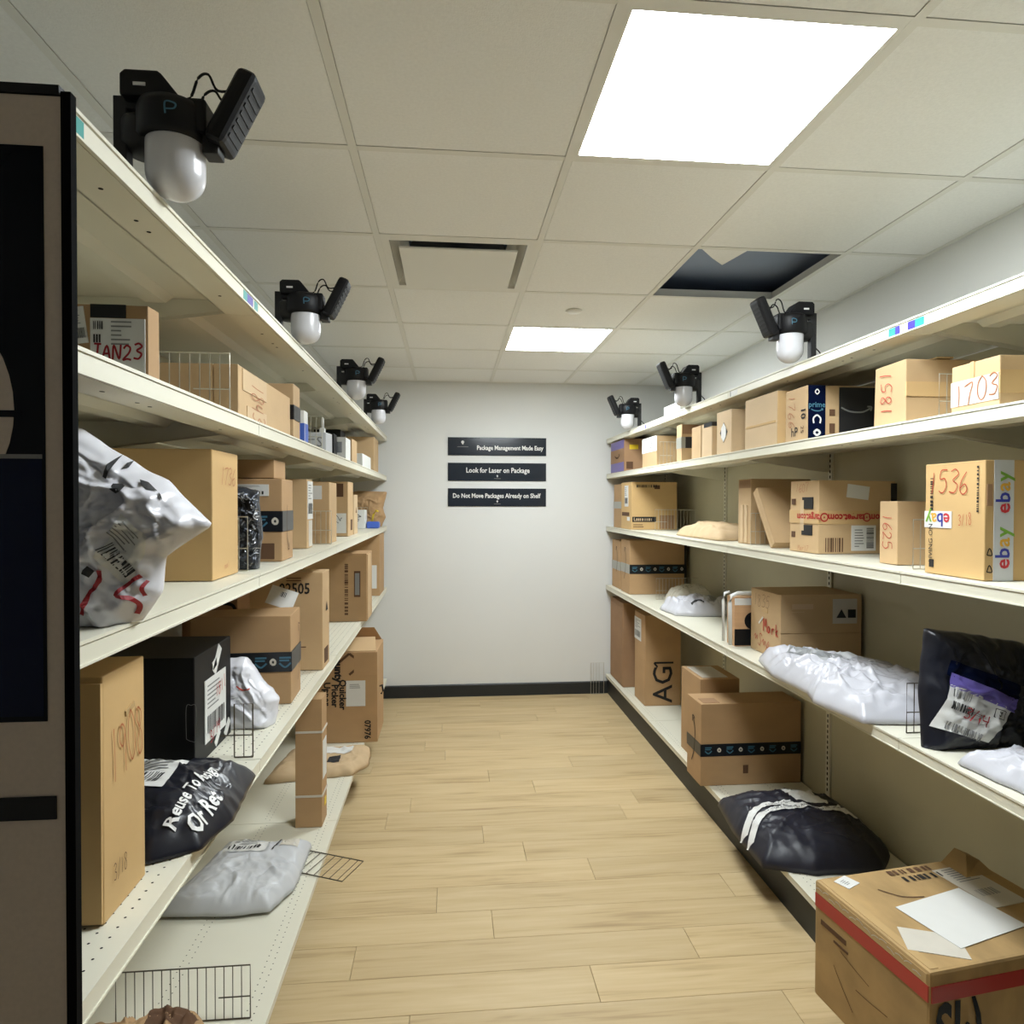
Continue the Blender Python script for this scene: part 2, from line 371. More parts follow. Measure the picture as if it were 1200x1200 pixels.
    def flaps(s, face, pos=0.5, m=None, gap=0.004, vertical=False, t=0.003):
        """two cardboard flaps meeting at an open seam"""
        W, H = s.size(face); g = gap / (W if vertical else H) / 2; mm = m or s.body.data.materials[0].name
        e = 0.004
        if vertical:
            s.panel('flap', face, e, e, pos - g, 1 - e, mm, t=t); s.panel('flap', face, pos + g, e, 1 - e, 1 - e, mm, t=t)
        else:
            s.panel('flap', face, e, e, 1 - e, pos - g, mm, t=t); s.panel('flap', face, e, pos + g, 1 - e, 1 - e, mm, t=t)
        s.lift[face] += t
    def band(s, v0, v1, m='tape_black', faces=('near', 'aisle'), name='tape', near=(0, 1), aisle=(0, 1)):
        out = []
        for f in faces:
            a = near if f == 'near' else aisle
            out.append(s.panel(name, f, a[0] + .002, v0, a[1] - .002, v1, m, t=0.0007, lift=0.0002))
        return out
    def prime_band(s, v0, v1, face='near', u0=0.06, u1=0.96, n=6):
        """little blue and white marks along a black parcel tape"""
        W, H = s.size(face); ht = (v1 - v0) * H; st = (u1 - u0) / n
        for i in range(n):
            u = u0 + (i + .5) * st; vc = (v0 + v1) / 2
            if i % 2 == 0:
                s.stick('tape_mark', poly_mesh([[(-ht * .28, -ht * .05), (0, -ht * .26), (ht * .28, -ht * .05)], [(-ht * .28, ht * .22), (ht * .28, ht * .22)], [(-ht * .28, ht * .08), (ht * .2, ht * .08)]], ht * .09), 'tape_blue', face, u, vc, 0, .0016)
            else:
                s.stick('tape_mark', poly_mesh([[(-ht * .07, -ht * .11), (-ht * .11, ht * .03), (0, ht * .14), (ht * .11, ht * .03), (ht * .07, -ht * .11), (-ht * .07, -ht * .11)]], ht * .11), 'paper_dull', face, u, vc, 0, .0016)
    def smile(s, face, u, v, ln, rot=0.0, m='print_black', wd=0.006):
        r = math.radians(rot)
        s.stick('printed_smile', poly_mesh([[(-ln / 2, ln * .06), (-ln * .2, -ln * .06), (ln * .2, -ln * .07), (ln * .46, ln * .05)], [(ln * .36, ln * .1), (ln * .5, ln * .09), (ln * .47, -ln * .03)]], wd), m, face, u, v, r, .0012)
    def edge_tape(s, face='top', m='tape_clear', w0=0.05):
        W, H = s.size(face); s.panel('tape', face, 0.5 - w0 / W / 2, 0.004, 0.5 + w0 / W / 2, 0.996, m, t=0.0005)

# ------------------------------------------------------------------ soft parcels: a crumpled pillow over a star-shaped outline
class Bag:
    def __init__(s, name, label, outline, origin, U, V, N, front, back, m, seed=1, amp=0.010, freq=14, cat='bag', group=None, prof=(3.0, 0.55), na=120, nr=30, ragged=0.004, zmin=None):
        s.seed, s.amp, s.freq, s.front, s.back, s.prof, s.zmin = seed, amp, freq, front, back, prof, zmin
        s.O, s.U, s.V, s.N = Vector(origin), Vector(U).normalized(), Vector(V).normalized(), Vector(N).normalized()
        n = len(outline); s.c = Vector((sum(p[0] for p in outline) / n, sum(p[1] for p in outline) / n))
        s.poly = [Vector(p) for p in outline]; s.ragged = ragged
        s.root = empty(name, s.O); tag(s.root, label, cat, group)
        mb = MB(); vs = []; top = {}
        for i in range(nr + 1):
            r = (i / nr) ** 0.85
            for k in range(na):
                th = 2 * PI * k / na; d = Vector((math.cos(th), math.sin(th))); p = s.c + d * (s.rad(th) * r)
                vs.append(s.world(p, 'f') - s.O)
        nf = len(vs)
        for i in range(nr):
            r = (i / nr) ** 0.85
            for k in range(na):
                th = 2 * PI * k / na; d = Vector((math.cos(th), math.sin(th))); p = s.c + d * (s.rad(th) * r)
                vs.append(s.world(p, 'b') - s.O)
        fs = []
        for i in range(nr):
            for k in range(na):
                k2 = (k + 1) % na; fs.append((i * na + k, i * na + k2, (i + 1) * na + k2, (i + 1) * na + k))
                a = nf + i * na; b = nf + (i + 1) * na if i + 1 < nr else nr * na
                fs.append((a + k2, a + k, b + k, b + k2))
        mb.add(vs, fs); me = mb.mesh('bag')
        bm = bmesh.new(); bm.from_mesh(me); bmesh.ops.remove_doubles(bm, verts=bm.verts, dist=1e-6); bmesh.ops.recalc_face_normals(bm, faces=bm.faces); bm.to_mesh(me); bm.free()
        s.body = put('body', me, m, s.root, True)
    def rad(s, th):
        d = Vector((math.cos(th), math.sin(th))); best = None; n = len(s.poly)
        for i in range(n):
            a = s.poly[i] - s.c; b = s.poly[(i + 1) % n] - s.c; e = b - a
            det = d.x * (-e.y) - d.y * (-e.x)
            if abs(det) < 1e-12: continue
            t = (a.x * (-e.y) - a.y * (-e.x)) / det; q = (d.x * a.y - d.y * a.x) / det
            if t > 0 and -1e-6 <= q <= 1 + 1e-6 and (best is None or t > best): best = t
        best = best or 0.05
        return best + s.ragged * noise.noise(Vector((math.cos(th) * 4, math.sin(th) * 4, s.seed)))
    def crumple(s, p):
        q = Vector((p.x * s.freq, p.y * s.freq, s.seed * 3.7)); a = 0
        h = q * 0.6; q = q + Vector((noise.noise(h + Vector((3.1, 0, 9.2))), noise.noise(h + Vector((0, 7.7, 1.3))), noise.noise(h + Vector((5.5, 2.2, 0))))) * 0.6
        a += 1 - 2 * abs(noise.noise(q)); a += 0.5 * (1 - 2 * abs(noise.noise(q * 2.1 + Vector((5, 3, 1))))); a += 0.3 * (1 - 2 * abs(noise.noise(q * 4.3)))
        b = noise.noise(q * 0.9 + Vector((2, 7, 4))); a += 0.9 * (max(0, 1 - abs(b) * 9)) - .4 * max(0, 1 - abs(noise.noise(q * 1.7)) * 12)
        return a * s.amp
    def height(s, p, side):
        v = p - s.c; l = v.length; r = min(1, l / s.rad(math.atan2(v.y, v.x))) if l > 1e-9 else 0
        T = max(0, 1 - r ** s.prof[0]) ** s.prof[1]
        if side == 'f': return s.front * T + s.crumple(p) * min(1, (1 - r) * 5 + .12) * (0.35 + .65 * min(1, T * 1.5))
        return -(s.back * T + (s.crumple(p + Vector((9, 9))) * min(1, (1 - r) * 5) if s.back > .01 else 0)) - (0.0015 if r < .999 else 0)
    def world(s, p, side='f', off=0.0):
        q = s.O + s.U * p.x + s.V * p.y + s.N * (s.height(p, side) + off)
        if s.zmin is not None and q.z < s.zmin: q.z = s.zmin
        return q
    def patch(s, name, corners, m, n=24, off=0.0022, parent=None):
        a, b, c, d = [Vector(q) for q in corners]; mb = MB(); vs = []
        for j in range(n + 1):
            for i in range(n + 1):
                u, v = i / n, j / n; p = (a * (1 - u) + b * u) * (1 - v) + (d * (1 - u) + c * u) * v
                vs.append(s.world(p, 'f', off) - s.O)
        mb.add(vs, [(j * (n + 1) + i, j * (n + 1) + i + 1, (j + 1) * (n + 1) + i + 1, (j + 1) * (n + 1) + i) for j in range(n) for i in range(n)])
        me = bpy.data.meshes.new(name); me.from_pydata(mb.v, [], mb.f); return put(name, me, m, parent or s.root, True)
    def drape(s, name, me, m, pos, rot=0.0, off=0.004, parent=None):
        """lay a flat mesh (xy) on the bag"""
        bm = bmesh.new(); bm.from_mesh(me)
        bmesh.ops.triangulate(bm, faces=bm.faces)
        for _ in range(2):
            es = [e for e in bm.edges if e.calc_length() > 0.014]
            if es: bmesh.ops.subdivide_edges(bm, edges=es, cuts=1)
        bmesh.ops.triangulate(bm, faces=bm.faces)
        c, sn = math.cos(rot), math.sin(rot)
        for v in bm.verts:
            p = Vector((pos[0] + v.co.x * c - v.co.y * sn, pos[1] + v.co.x * sn + v.co.y * c)); v.co = s.world(p, 'f', off) - s.O
        bm.to_mesh(me); bm.free(); return put(name, me, m, parent or s.root)
    def label(s, corners, seed=2, m='paper', off=0.003, name='shipping_label'):
        p = s.patch(name, corners, m, off=off); a, b, c, d = [Vector(q) for q in corners]
        ctr = (a + b + c + d) / 4; wd = (b - a).length; ht = (d - a).length; rot = math.atan2((b - a).y, (b - a).x); V = (d - a).normalized()
        q = ctr - V * ht * .24; s.drape('barcode', bars_mesh(wd * .8, ht * .26, seed, 22), 'ink', q, rot, off + .0016, p)
        q = ctr + V * ht * .2; s.drape('print_lines', lines_mesh(wd * .8, ht * .45, 6, seed), 'ink_grey', q, rot, off + .0016, p)
        return p
# ------------------------------------------------------------------ the room
TOP = 2.70  # deck lowered so light through the ceiling hole brightens it
fl = MB().box(XL - .1, XR + .1, YF - .1, YB + .1, -.10, -.012).build('floor', 'black_base'); tag(fl, kind='structure', label='pale oak plank floor')
PW, PL = 0.172, 1.21
row0 = 2.083
known = {0: .486, 1: .88, 2: .167, 3: -.047, 4: .622, 5: .347, 6: .165, 9: .478, 10: .233, -1: -.12, -2: .78, -3: .25, 7: .9, 8: -.2, 11: .75}
plank_cache = {}
def plank_mesh(a, b):
    k = (round(a, 3), round(b, 3))
    if k not in plank_cache:
        mb = MB(); x0, x1, y0, y1 = -a / 2 + .0006, a / 2 - .0006, -b / 2 + .0006, b / 2 - .0006; e = .0012
        vs = [(x0, y0, -.012), (x1, y0, -.012), (x1, y1, -.012), (x0, y1, -.012), (x0, y0, -e), (x1, y0, -e), (x1, y1, -e), (x0, y1, -e),
              (x0 + e, y0 + e, 0), (x1 - e, y0 + e, 0), (x1 - e, y1 - e, 0), (x0 + e, y1 - e, 0)]
        mb.add(vs, [(0, 1, 5, 4), (1, 2, 6, 5), (2, 3, 7, 6), (3, 0, 4, 7), (4, 5, 9, 8), (5, 6, 10, 9), (6, 7, 11, 10), (7, 4, 8, 11), (8, 9, 10, 11), (3, 2, 1, 0)])
        me = mb.mesh('plank'); me.materials.append(MATS['oak']); plank_cache[k] = me
    return plank_cache[k]
rnd = random.Random(5)
k = math.floor((YF - row0) / PW)
while row0 + k * PW < YB:
    y0, y1 = max(YF, row0 + k * PW), min(YB, row0 + (k + 1) * PW)
    xj = known.get(k, rnd.uniform(0, PL)); x = xj - PL * 4
    while x < XR:
        a, b = max(x, XL), min(x + PL, XR)
        if b - a > .01:
            o = bpy.data.objects.new('plank', plank_mesh(b - a, y1 - y0)); C.objects.link(o); o.parent = fl; o.location = ((a + b) / 2, (y0 + y1) / 2, 0)
        x += PL
    k += 1
def wall(name, *b, label=None): return tag(MB().box(*b).build(name, 'wall'), kind='structure', label=label)
wall('wall_back', XL - .1, XR + .1, YB, YB + .1, -.1, TOP, label='plain off-white wall at the far end of the aisle')
wall('wall_right', XR, XR + .1, YF - .1, YB + .1, -.1, TOP, label='off-white wall above the right-hand shelving')
wall('wall_left', XL - .1, XL, YF - .1, YB + .1, -.1, TOP, label='off-white wall behind the left-hand shelving')
bb = MB().prism([(YB, 0), (YB, .102), (YB - .006, .102), (YB - .012, .094), (YB - .012, 0)], 'x', XL, XR).build('baseboard_back', 'black_base'); tag(bb, kind='structure', label='black vinyl baseboard along the far wall')
# suspended ceiling
ce = MB().box(XL - .1, XR + .1, YF - .1, YB + .1, TOP, TOP + .08).build('ceiling', 'plenum'); tag(ce, kind='structure', label='suspended grid ceiling of pale mineral tiles')
BW = .024
xs = [XL] + [GX0 + i * G for i in range(-1, 4)] + [XR]
ys = [YF] + [GY0 + j * G for j in range(-6, 6) if YF + .05 < GY0 + j * G < YB - .02] + [YB]
for x in xs[1:-1]: MB().box(x - BW / 2, x + BW / 2, YF, YB, HC - .0015, HC + .0015).box(x - .001, x + .001, YF, YB, HC + .0015, HC + .036).build('grid_bar', 'grid', ce)
for y in ys[1:-1]: MB().box(XL, XR, y - BW / 2, y + BW / 2, HC - .0012, HC + .0012).box(XL, XR, y - .001, y + .001, HC + .0012, HC + .036).build('grid_bar', 'grid', ce)
MB().box(XR - .02, XR, YF, YB, HC - .0018, HC + .001).build('wall_angle', 'grid', ce); MB().box(XL, XL + .02, YF, YB, HC - .0018, HC + .001).build('wall_angle', 'grid', ce)
MB().box(XL, XR, YB - .02, YB, HC - .0018, HC + .001).build('wall_angle', 'grid', ce)
def cell(x0, y0): return xs.index(min(xs, key=lambda v: abs(v - x0))), ys.index(min(ys, key=lambda v: abs(v - y0)))
LIGHTS = [cell(GX0 + G, GY0 - G), cell(GX0 + G, GY0 + 3 * G)]
DIFF = cell(GX0, GY0 + G); HOLE = cell(GX0 + 2 * G, GY0 + G)
tile_cache = {}
for i in range(len(xs) - 1):
    for j in range(len(ys) - 1):
        if (i, j) in LIGHTS + [DIFF, HOLE]: continue
        a, b = xs[i + 1] - xs[i] - BW - .003, ys[j + 1] - ys[j] - BW - .003
        if a < .02 or b < .02: continue
        kk = (round(a, 3), round(b, 3))
        if kk not in tile_cache:
            me = MB().prism([(-a / 2, -b / 2), (a / 2, -b / 2), (a / 2, b / 2), (-a / 2, b / 2)], 'z', .0005, .014).box(-a / 2 - .008, a / 2 + .008, -b / 2 - .008, b / 2 + .008, .006, .015).mesh('tile')
            me.materials.append(MATS['ceiling_tile']); tile_cache[kk] = me
        o = bpy.data.objects.new('ceiling_tile', tile_cache[kk]); C.objects.link(o); o.parent = ce; o.location = ((xs[i] + xs[i + 1]) / 2, (ys[j] + ys[j + 1]) / 2, HC)
MB().prism([(.978, 2.535), (1.165, 2.535), (1.13, 2.70), (1.06, 2.63)], 'z', HC + .002, HC + .016).build('tile_fragment', 'ceiling_tile', ce)
# light panels
for (i, j), lab in zip(LIGHTS, ('large square light panel in the ceiling nearest the viewpoint', 'smaller-looking square light panel in the ceiling near the far wall')):
    cx, cy = (xs[i] + xs[i + 1]) / 2, (ys[j] + ys[j + 1]) / 2
    t = empty('ceiling_light', (cx, cy, HC)); tag(t, lab, 'ceiling light', 'square ceiling light panels')
    h = G / 2 - BW / 2
    f = MB()
    for s in (-1, 1):
        f.box(s * h, s * (h - .012), -h, h, -.001, .03); f.box(-h + .012, h - .012, s * h, s * (h - .012), -.001, .03)
    f.build('frame', 'grid', t)
    MB().box(-h + .012, h - .012, -h + .012, h - .012, .002, .01).build('diffuser', 'glow', t)
    MB().box(-h, h, -h, h, .03, .05).build('housing', 'grey_trim', t)
# air diffuser
i, j = DIFF; cx, cy = (xs[i] + xs[i + 1]) / 2, (ys[j] + ys[j + 1]) / 2
t = empty('air_diffuser', (cx, cy, HC)); tag(t, 'square white plaque air diffuser set in the ceiling', 'air vent')
h = G / 2 - BW / 2; q = .262; mb = MB(); prof = [(h, -.001), (h - .03, -.001), (q, .012), (.235, .05), (.20, .07)]
vs = []; fs = []
for r, z in prof: vs += [(-r, -r, z), (r, -r, z), (r, r, z), (-r, r, z)]
for a in range(len(prof) - 1):
    for b in range(4): fs.append((a * 4 + b, a * 4 + (b + 1) % 4, a * 4 + 4 + (b + 1) % 4, a * 4 + 4 + b))
MB().add(vs, fs).build('frame', 'grid', t)
MB().lathe([(.20, .07), (.16, .075), (.15, .105), (.001, .105)], n=32).build('duct_neck', 'duct', t, True)
MB().box(-.228, .228, -.228, .228, -.016, -.008).build('plaque', 'grid', t, bevel=.003)
for a in (-.15, .15): MB().tube([(a, 0, -.01), (a, 0, .075)], .003).build('hanger', 'grey_trim', t)
sp = MB().lathe([(.042, -.001), (.042, -.006), (.038, -.009), (.001, -.0095)], (0.64, 3.405, HC)).build('sprinkler_cover', 'grid', None, True); tag(sp, 'small round white sprinkler cover in the ceiling before the far light', 'sprinkler')

# ------------------------------------------------------------------ shelving
BAY = 1.2192; BY0 = .612
def make_bay(side, BAY=BAY):
    sg = -1 if side == 'L' else 1; A = AL if side == 'L' else AR; D = abs((BL if side == 'L' else BR) - A); Zs = ZL if side == 'L' else ZR
    r = empty('shelving_bay', (A, BY0 + 1.2192 - BAY, 0))
    X = lambda v: sg * v
    y0, y1 = .0015, BAY - .0015
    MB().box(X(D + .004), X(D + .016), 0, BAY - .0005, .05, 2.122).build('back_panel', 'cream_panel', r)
    u = MB().box(X(D - .006), X(D + .04), BAY - .034, BAY - .002, .0, 2.122).build('upright', 'cream', r)
    m = MB(); z = .22
    while z < 2.1: m.box(X(D - .0068), X(D - .0055), BAY - .022, BAY - .014, z, z + .014); z += .0254
    tag(m.build('slots', 'hole', u), kind='stuff')
    for lv in range(4):
        Z = Zs[lv]
        sh = MB().box(X(.004), X(D + .016 if lv == 0 else D - .008), y0, y1, Z - .003, Z).build('shelf', 'cream', r)
        lip = MB().box(0, X(.006), y0, y1, Z - .034, Z - .0065)
        lip.box(X(-.0025), X(.010), y0, y1, Z - .0045, Z + .0012).box(X(.002), X(.010), y0, y1, Z - .0065, Z - .003)
        lip.box(X(-.0025), X(.004), y0, y1, Z - .036, Z - .0325)
        lip.build('price_channel', 'cream', sh)
        MB().box(X(.006), X(.085), y0, y1, Z - .036, Z - .034).box(X(.083), X(.085), y0, y1, Z - .036, Z - .003).build('front_flange', 'cream', sh)
        poly = [(X(.20), Z - .003), (X(.222), Z - .019), (X(.272), Z - .019), (X(.294), Z - .003)]
        MB().prism(poly, 'y', y0 + .03, y1 - .03).build('stiffener', 'cream', sh)
        for yb in (.014, BAY - .017):
            MB().prism([(X(.09), Z - .0035), (X(.09), Z - .03), (X(D - .01), Z - .088), (X(D - .008), Z - .0035)], 'y', yb, yb + .003).build('bracket', 'cream', sh)
        hm = MB()
        for yb in (.2, .32, .37, .75): hm.lathe([(.004, -.0004), (.004, 0)], (X(.045), yb, Z - .0361), 8)
        tag(hm.build('flange_holes', 'hole', sh), kind='stuff')
        if lv == 3 and side == 'L': perforate(sh, side, Z, D, [(.03 + .0254 * a, .0254) for a in range(5)], .0024, BAY)
    Z = Zs[4]
    dk = MB().box(X(.004), X(D - .008), y0, y1, Z - .003, Z).build('base_deck', 'cream', r)
    MB().box(0, X(.005), y0, y1, Z - .026, Z + .001).box(X(-.002), X(.009), y0, y1, Z - .0015, Z + .0012).build('deck_lip', 'cream', dk)
    KX = .07 if side == 'L' else .018
    MB().box(X(KX), X(KX + .012), 0, BAY - .0005, 0, Z - .02).build('kick_plate', 'black_base', dk)
    perforate(dk, side, Z, D, [(.04, .0254), (.062, .0254), (.30, .0254), (.322, .0254)], .0022, BAY)
    return r
def perforate(sh, side, Z, D, rows, rad, BAY):
    sg = -1 if side == 'L' else 1; mb = MB()
    for i, (xp, st) in enumerate(rows):
        y = .03 + (st / 2 if i % 2 else 0)
        while y < BAY - .02:
            mb.add([(sg * xp + rad * math.cos(a * PI / 3), y + rad * math.sin(a * PI / 3), Z + .0003) for a in range(6)], [tuple(range(6))]); y += st
    me = bpy.data.meshes.new('perforations'); me.from_pydata(mb.v, [], mb.f)
    tag(put('perforations', me, 'hole', sh), kind='stuff')
bayL0 = make_bay('L', .914); bayL = make_bay('L'); bayR = make_bay('R')
wordsL = ['beside the kiosk', 'holding the black carton and the upright carton with dark tape', 'third along from the kiosk', 'ending at the far wall']
wordsR = ['nearest the viewpoint, holding the yellow carton', 'holding the carton with the red printed tape', 'holding the tan padded envelope', 'ending at the far wall']
for side, base, wd in (('L', bayL, wordsL), ('R', bayR, wordsR)):
    nm = 'left-hand' if side == 'L' else 'right-hand'
    copies = [base] + [copy_tree(base) for _ in range(2 if side == 'L' else 3)]
    for n, o in enumerate(copies): o.location.y = BY0 + (n + (side == 'L')) * BAY
    if side == 'L': copies = [bayL0] + copies
    for n, o in enumerate(copies):
        tag(o, f'cream metal {nm} shelving bay {wd[n]}', 'shelving', f'{nm} shelving bays')
# stickers on the price channels
def stickers(bay, side, y, items, Z):
    sg = -1 if side == 'L' else 1; yy = y
    for m, ln in items:
        if m: MB().box(-sg * .0006, sg * .0002, yy - bay.location.y, yy + ln - bay.location.y, Z - .031, Z - .008).build('price_sticker', m, bay)
        yy += ln
bays = {s: sorted([o for o in C.objects if o.name.startswith('shelving_bay') and (o.location.x < 0) == (s == 'L')], key=lambda o: o.location.y) for s in 'LR'}
stickers(bays['L'][0], 'L', .93, [('teal', .05)], ZL[0])
stickers(bays['L'][0], 'L', 1.70, [('teal', .03), ('indigo', .05), (None, .012), ('teal', .03)], ZL[0])
stickers(bays['R'][0], 'R', 1.745, [('teal', .036), ('indigo', .03)], ZR[0])
stickers(bays['R'][1], 'R', 1.845, [('indigo', .02), ('teal', .03)], ZR[0])
stickers(bays['R'][1], 'R', 2.95, [('paper', .07), ('ink_grey', .01)], ZR[0])
stickers(bays['R'][3], 'R', 4.3, [('paper', .06), ('indigo', .03), ('paper', .05)], ZR[0])

# ------------------------------------------------------------------ laser scanners on top of the shelving
def scanner(side):
    sg = 1 if side == 'L' else -1   # towards the aisle
    X = lambda v: sg * v; dz = .004 if side == 'L' else 0.006
    r = empty('laser_scanner', (0, 0, 0))
    # local x: 0 = dome axis, + towards the aisle; z: 0 = shelf top
    MB().box(X(-.099), X(-.077), -.013, .013, .0015, (.166 if side == 'L' else .185) + dz).box(X(-.099), X(-.02), -.013, .013, (.144 if side == 'L' else .160) + dz, (.166 if side == 'L' else .185) + dz).build('bracket', 'black_matte', r, bevel=.002)
    MB().box(X(-.104), X(-.042), -.046, -.028, .0015, .008).box(X(-.104), X(-.042), .028, .046, .0015, .008).box(X(-.10), X(-.077), -.03, .03, .0015, .007).build('foot', 'black_matte', r, bevel=.0015)
    u = empty('head', (0, 0, dz)); u.parent = r
    r0, r = r, u
    MB().prism([(X(-.078), .172), (X(-.078), .212), (X(-.070), .221), (X(-.016), .221), (X(-.01), .216), (X(.022), .172)], 'y', -.036, .036).build('driver_box', 'black', r, bevel=.005)
    MB().lathe([(.001, .174), (.04, .177), (.054, .170), (.058, .158), (.058, .110), (.052, .101), (.001, .101)], (X(-.004), 0, 0)).build('body', 'black', r, True)
    MB().lathe([(.001, .148), (.038, .148), (.041, .14), (.041, .100), (.03, .086), (.001, .084)], (X(-.055), .014, 0)).build('motor_can', 'black_matte', r, True)
    d = [(.0475, .106), (.0485, .098), (.0485, .042)] + [(.0485 * math.cos(a * PI / 18), .042 - .047 * math.sin(a * PI / 18)) for a in range(1, 9)] + [(.001, -.0051)]
    MB().lathe(d, n=36).build('dome', 'dome', r, True)
    M = Matrix.Translation((X(.072), 0, .098)) @ Matrix.Rotation(X(.42), 4, 'Y')
    p = MB().box(-.018, .018, -.038, .038, 0, .150, M).build('array_panel', 'black', r, bevel=.014, seg=3)
    for a in range(7): MB().box(X(.016), X(.0195), -.026, .026, .022 + a * .016, .029 + a * .016, M).build('fin', 'black_matte', p)
    MB().box(X(.05), X(.078), -.018, .018, .080, .115).build('hinge', 'black_matte', r, bevel=.003)
    MB().box(X(.03), X(.06), -.03, .03, .115, .178).build('side_plate', 'black', r, bevel=.006)
    def cab(y, z0): return [Vector(q) for q in ((X(.0), y, .185), (X(.03), y, .182), (X(.045), y, z0), (X(.062), y, z0 + .008), (X(.078), y, .2), (X(.112), y, .205))]
    for y, z0 in ((-.018, .222), (.014, .212)):
        pts = []
        q = cab(y, z0); q = [q[0]] + q + [q[-1]]
        for i in range(1, len(q) - 2):
            for jj in range(5):
                tt = jj / 5; a, bb, cc, dd = q[i - 1:i + 3]
                pts.append(0.5 * ((2 * bb) + (cc - a) * tt + (2 * a - 5 * bb + 4 * cc - dd) * tt * tt + (3 * bb - a - 3 * cc + dd) * tt ** 3))
        MB().tube(pts + [q[-1]], .0024, 6).build('cable', 'black', r, True)
    me = poly_mesh([[(-.008, -.011), (-.008, .011), (.008, .008), (.006, -.001), (-.007, -.002)]], .0032)
    me.transform(Matrix(((1, 0, 0, X(.014)), (0, 0, -1, -.0588), (0, 1, 0, .138), (0, 0, 0, 1)))); put('logo', me, 'tape_blue', r)
    MB().box(X(-.055), X(-.035), -.0375, -.035, .19, .196).build('maker_label', 'tape_white', r)
    for o in list(u.children):      # parts sit directly under the thing
        o.parent = r0; o.location.z += dz; o.scale.z = .9 if side == 'L' else 1.0
    bpy.data.objects.remove(u); r = r0
    MB().tube([(X(-.098), .005, .07), (X(-.12), .006, .05), (X(-.15), .01, .012), (X(-.2), .02, .004)], .0025).build('power_cable', 'black', r, True)
    return r
names = {'L': ['nearest the viewpoint on the left-hand shelves', 'second from the kiosk on the left-hand shelves', 'third from the kiosk on the left-hand shelves', 'on the left-hand shelves beside the far wall'],
         'R': ['on the right-hand shelves below the open ceiling hole', 'standing beside the small white box on the right-hand shelves', 'on the right-hand shelves beside the far wall']}
for side, yl in (('L', (1.235, 2.31, 3.54, 4.64)), ('R', (2.44, 3.60, 4.76))):
    o = scanner(side)
    for n, y in enumerate(yl):
        s = o if n == 0 else copy_tree(o)
        s.location = (AL + .023, y, ZL[0] + .002) if side == 'L' else (AR - .021, y, ZR[0] + .002)
        tag(s, 'black laser scanner with white dome ' + names[side][n], 'scanner', 'laser scanners on the shelf tops')

# ------------------------------------------------------------------ kiosk
K = .84 / .52
t = empty('kiosk', (-1.0, .84, 0)); tag(t, 'tall taupe touch-screen kiosk with black edging standing before the left-hand shelves', 'kiosk')
kx = lambda x: x * K + 1.0
kz = lambda z: 1.6009 + (z - 1.6009) * K
XK = -1.06 + 1.0
MB().box(XK, kx(-.2815), 0, .010, .03, kz(1.896)).build('front_panel', 'kiosk', t, bevel=.001)
MB().box(kx(-.2815), kx(-.2745), -.002, .010, .03, kz(1.899)).box(XK - .012, XK, -.002, .010, .03, kz(1.899)).build('side_trim', 'black_edge', t)
MB().box(XK - .012, kx(-.2825), -.002, .0125, kz(1.8965), kz(1.9035)).build('top_trim', 'black', t)
MB().box(XK - .012, kx(-.2755), .010, .0125, .03, kz(1.896)).build('back_edge', 'grey_trim', t)
MB().box(XK + .02, kx(-.36), .0125, .068, .03, kz(1.85)).build('cabinet', 'black_matte', t)
MB().box(XK - .012, kx(-.30), -.09, .068, 0, .03).build('base', 'black_matte', t, bevel=.004)
s = MB().box(XK + .03, kx(-.294), -.0012, .001, kz(1.439), kz(1.859)).build('screen', 'screen', t)
MB().box(XK + .035, kx(-.296), -.0018, -.001, kz(1.443), kz(1.632)).build('screen_lower_half', 'screen_blue', s)
MB().box(XK + .035, kx(-.296), -.0020, -.001, kz(1.632), kz(1.6352)).build('screen_line', 'grey_trim', s)
MB().lathe([(.001, -.0017), (.095 * K, -.0017), (.095 * K, -.001), (.001, -.001)], (kx(-.41), 0, kz(1.668)), 48, 'y').build('screen_disc', 'kiosk', s)
MB().box(kx(-.51), kx(-.31), -.0024, -.001, kz(1.662), kz(1.667)).build('screen_bar', 'screen', s)
MB().box(XK + .1, kx(-.288), -.0022, .001, kz(1.3665), kz(1.3835)).build('parcel_slot', 'black', t)

# ------------------------------------------------------------------ signs on the far wall
def sign(z0, z1, label, line, tx, sz, logo):
    t = empty('wall_sign', (.397, YB, (z0 + z1) / 2)); tag(t, label, 'sign', 'black signs on the far wall')
    h = (z1 - z0) / 2
    MB().box(-.4055, .4055, -.008, -.0005, -h, h).build('panel', 'sign', t, bevel=.001)
    def onwall(me): me.transform(Matrix(((1, 0, 0, 0), (0, 0, -1, -.0088), (0, 1, 0, 0), (0, 0, 0, 1)))); return me
    me = text_mesh(line, sz, .0012, 0, .84); me.transform(Matrix.Translation((tx, .012 if not logo else -.012, 0))); put('lettering', onwall(me), 'tape_white', t)
    lx = -.285 if logo else .0; ly = .035 if logo else -.032; k = 1.4 if logo else .8
    mb = MB().add([(lx + k * .009 * math.cos(a * PI / 6), ly + k * .009 * math.sin(a * PI / 6), 0) for a in range(12)] + [(lx, ly - k * .016, 0)], [tuple(range(12)), (7, 12, 11)])
    me = bpy.data.meshes.new('mark'); me.from_pydata(mb.v, [], mb.f); put('logo_mark', onwall(me), 'tape_white', t)
    w0 = .045 if logo else .028
    me = MB().add([(lx - w0, ly - .034 * (1.2 if logo else .7), 0), (lx + w0, ly - .034 * (1.2 if logo else .7), 0), (lx + w0, ly - .034 * (1.2 if logo else .7) + .004, 0), (lx - w0, ly - .034 * (1.2 if logo else .7) + .004, 0)], [(0, 1, 2, 3)]).mesh('rule')
    put('logo_line', onwall(me), 'grey_trim', t)
sign(1.986, 2.134, 'top black wall sign reading Package Management Made Easy', 'Package Management Made Easy', .105, .050, True)
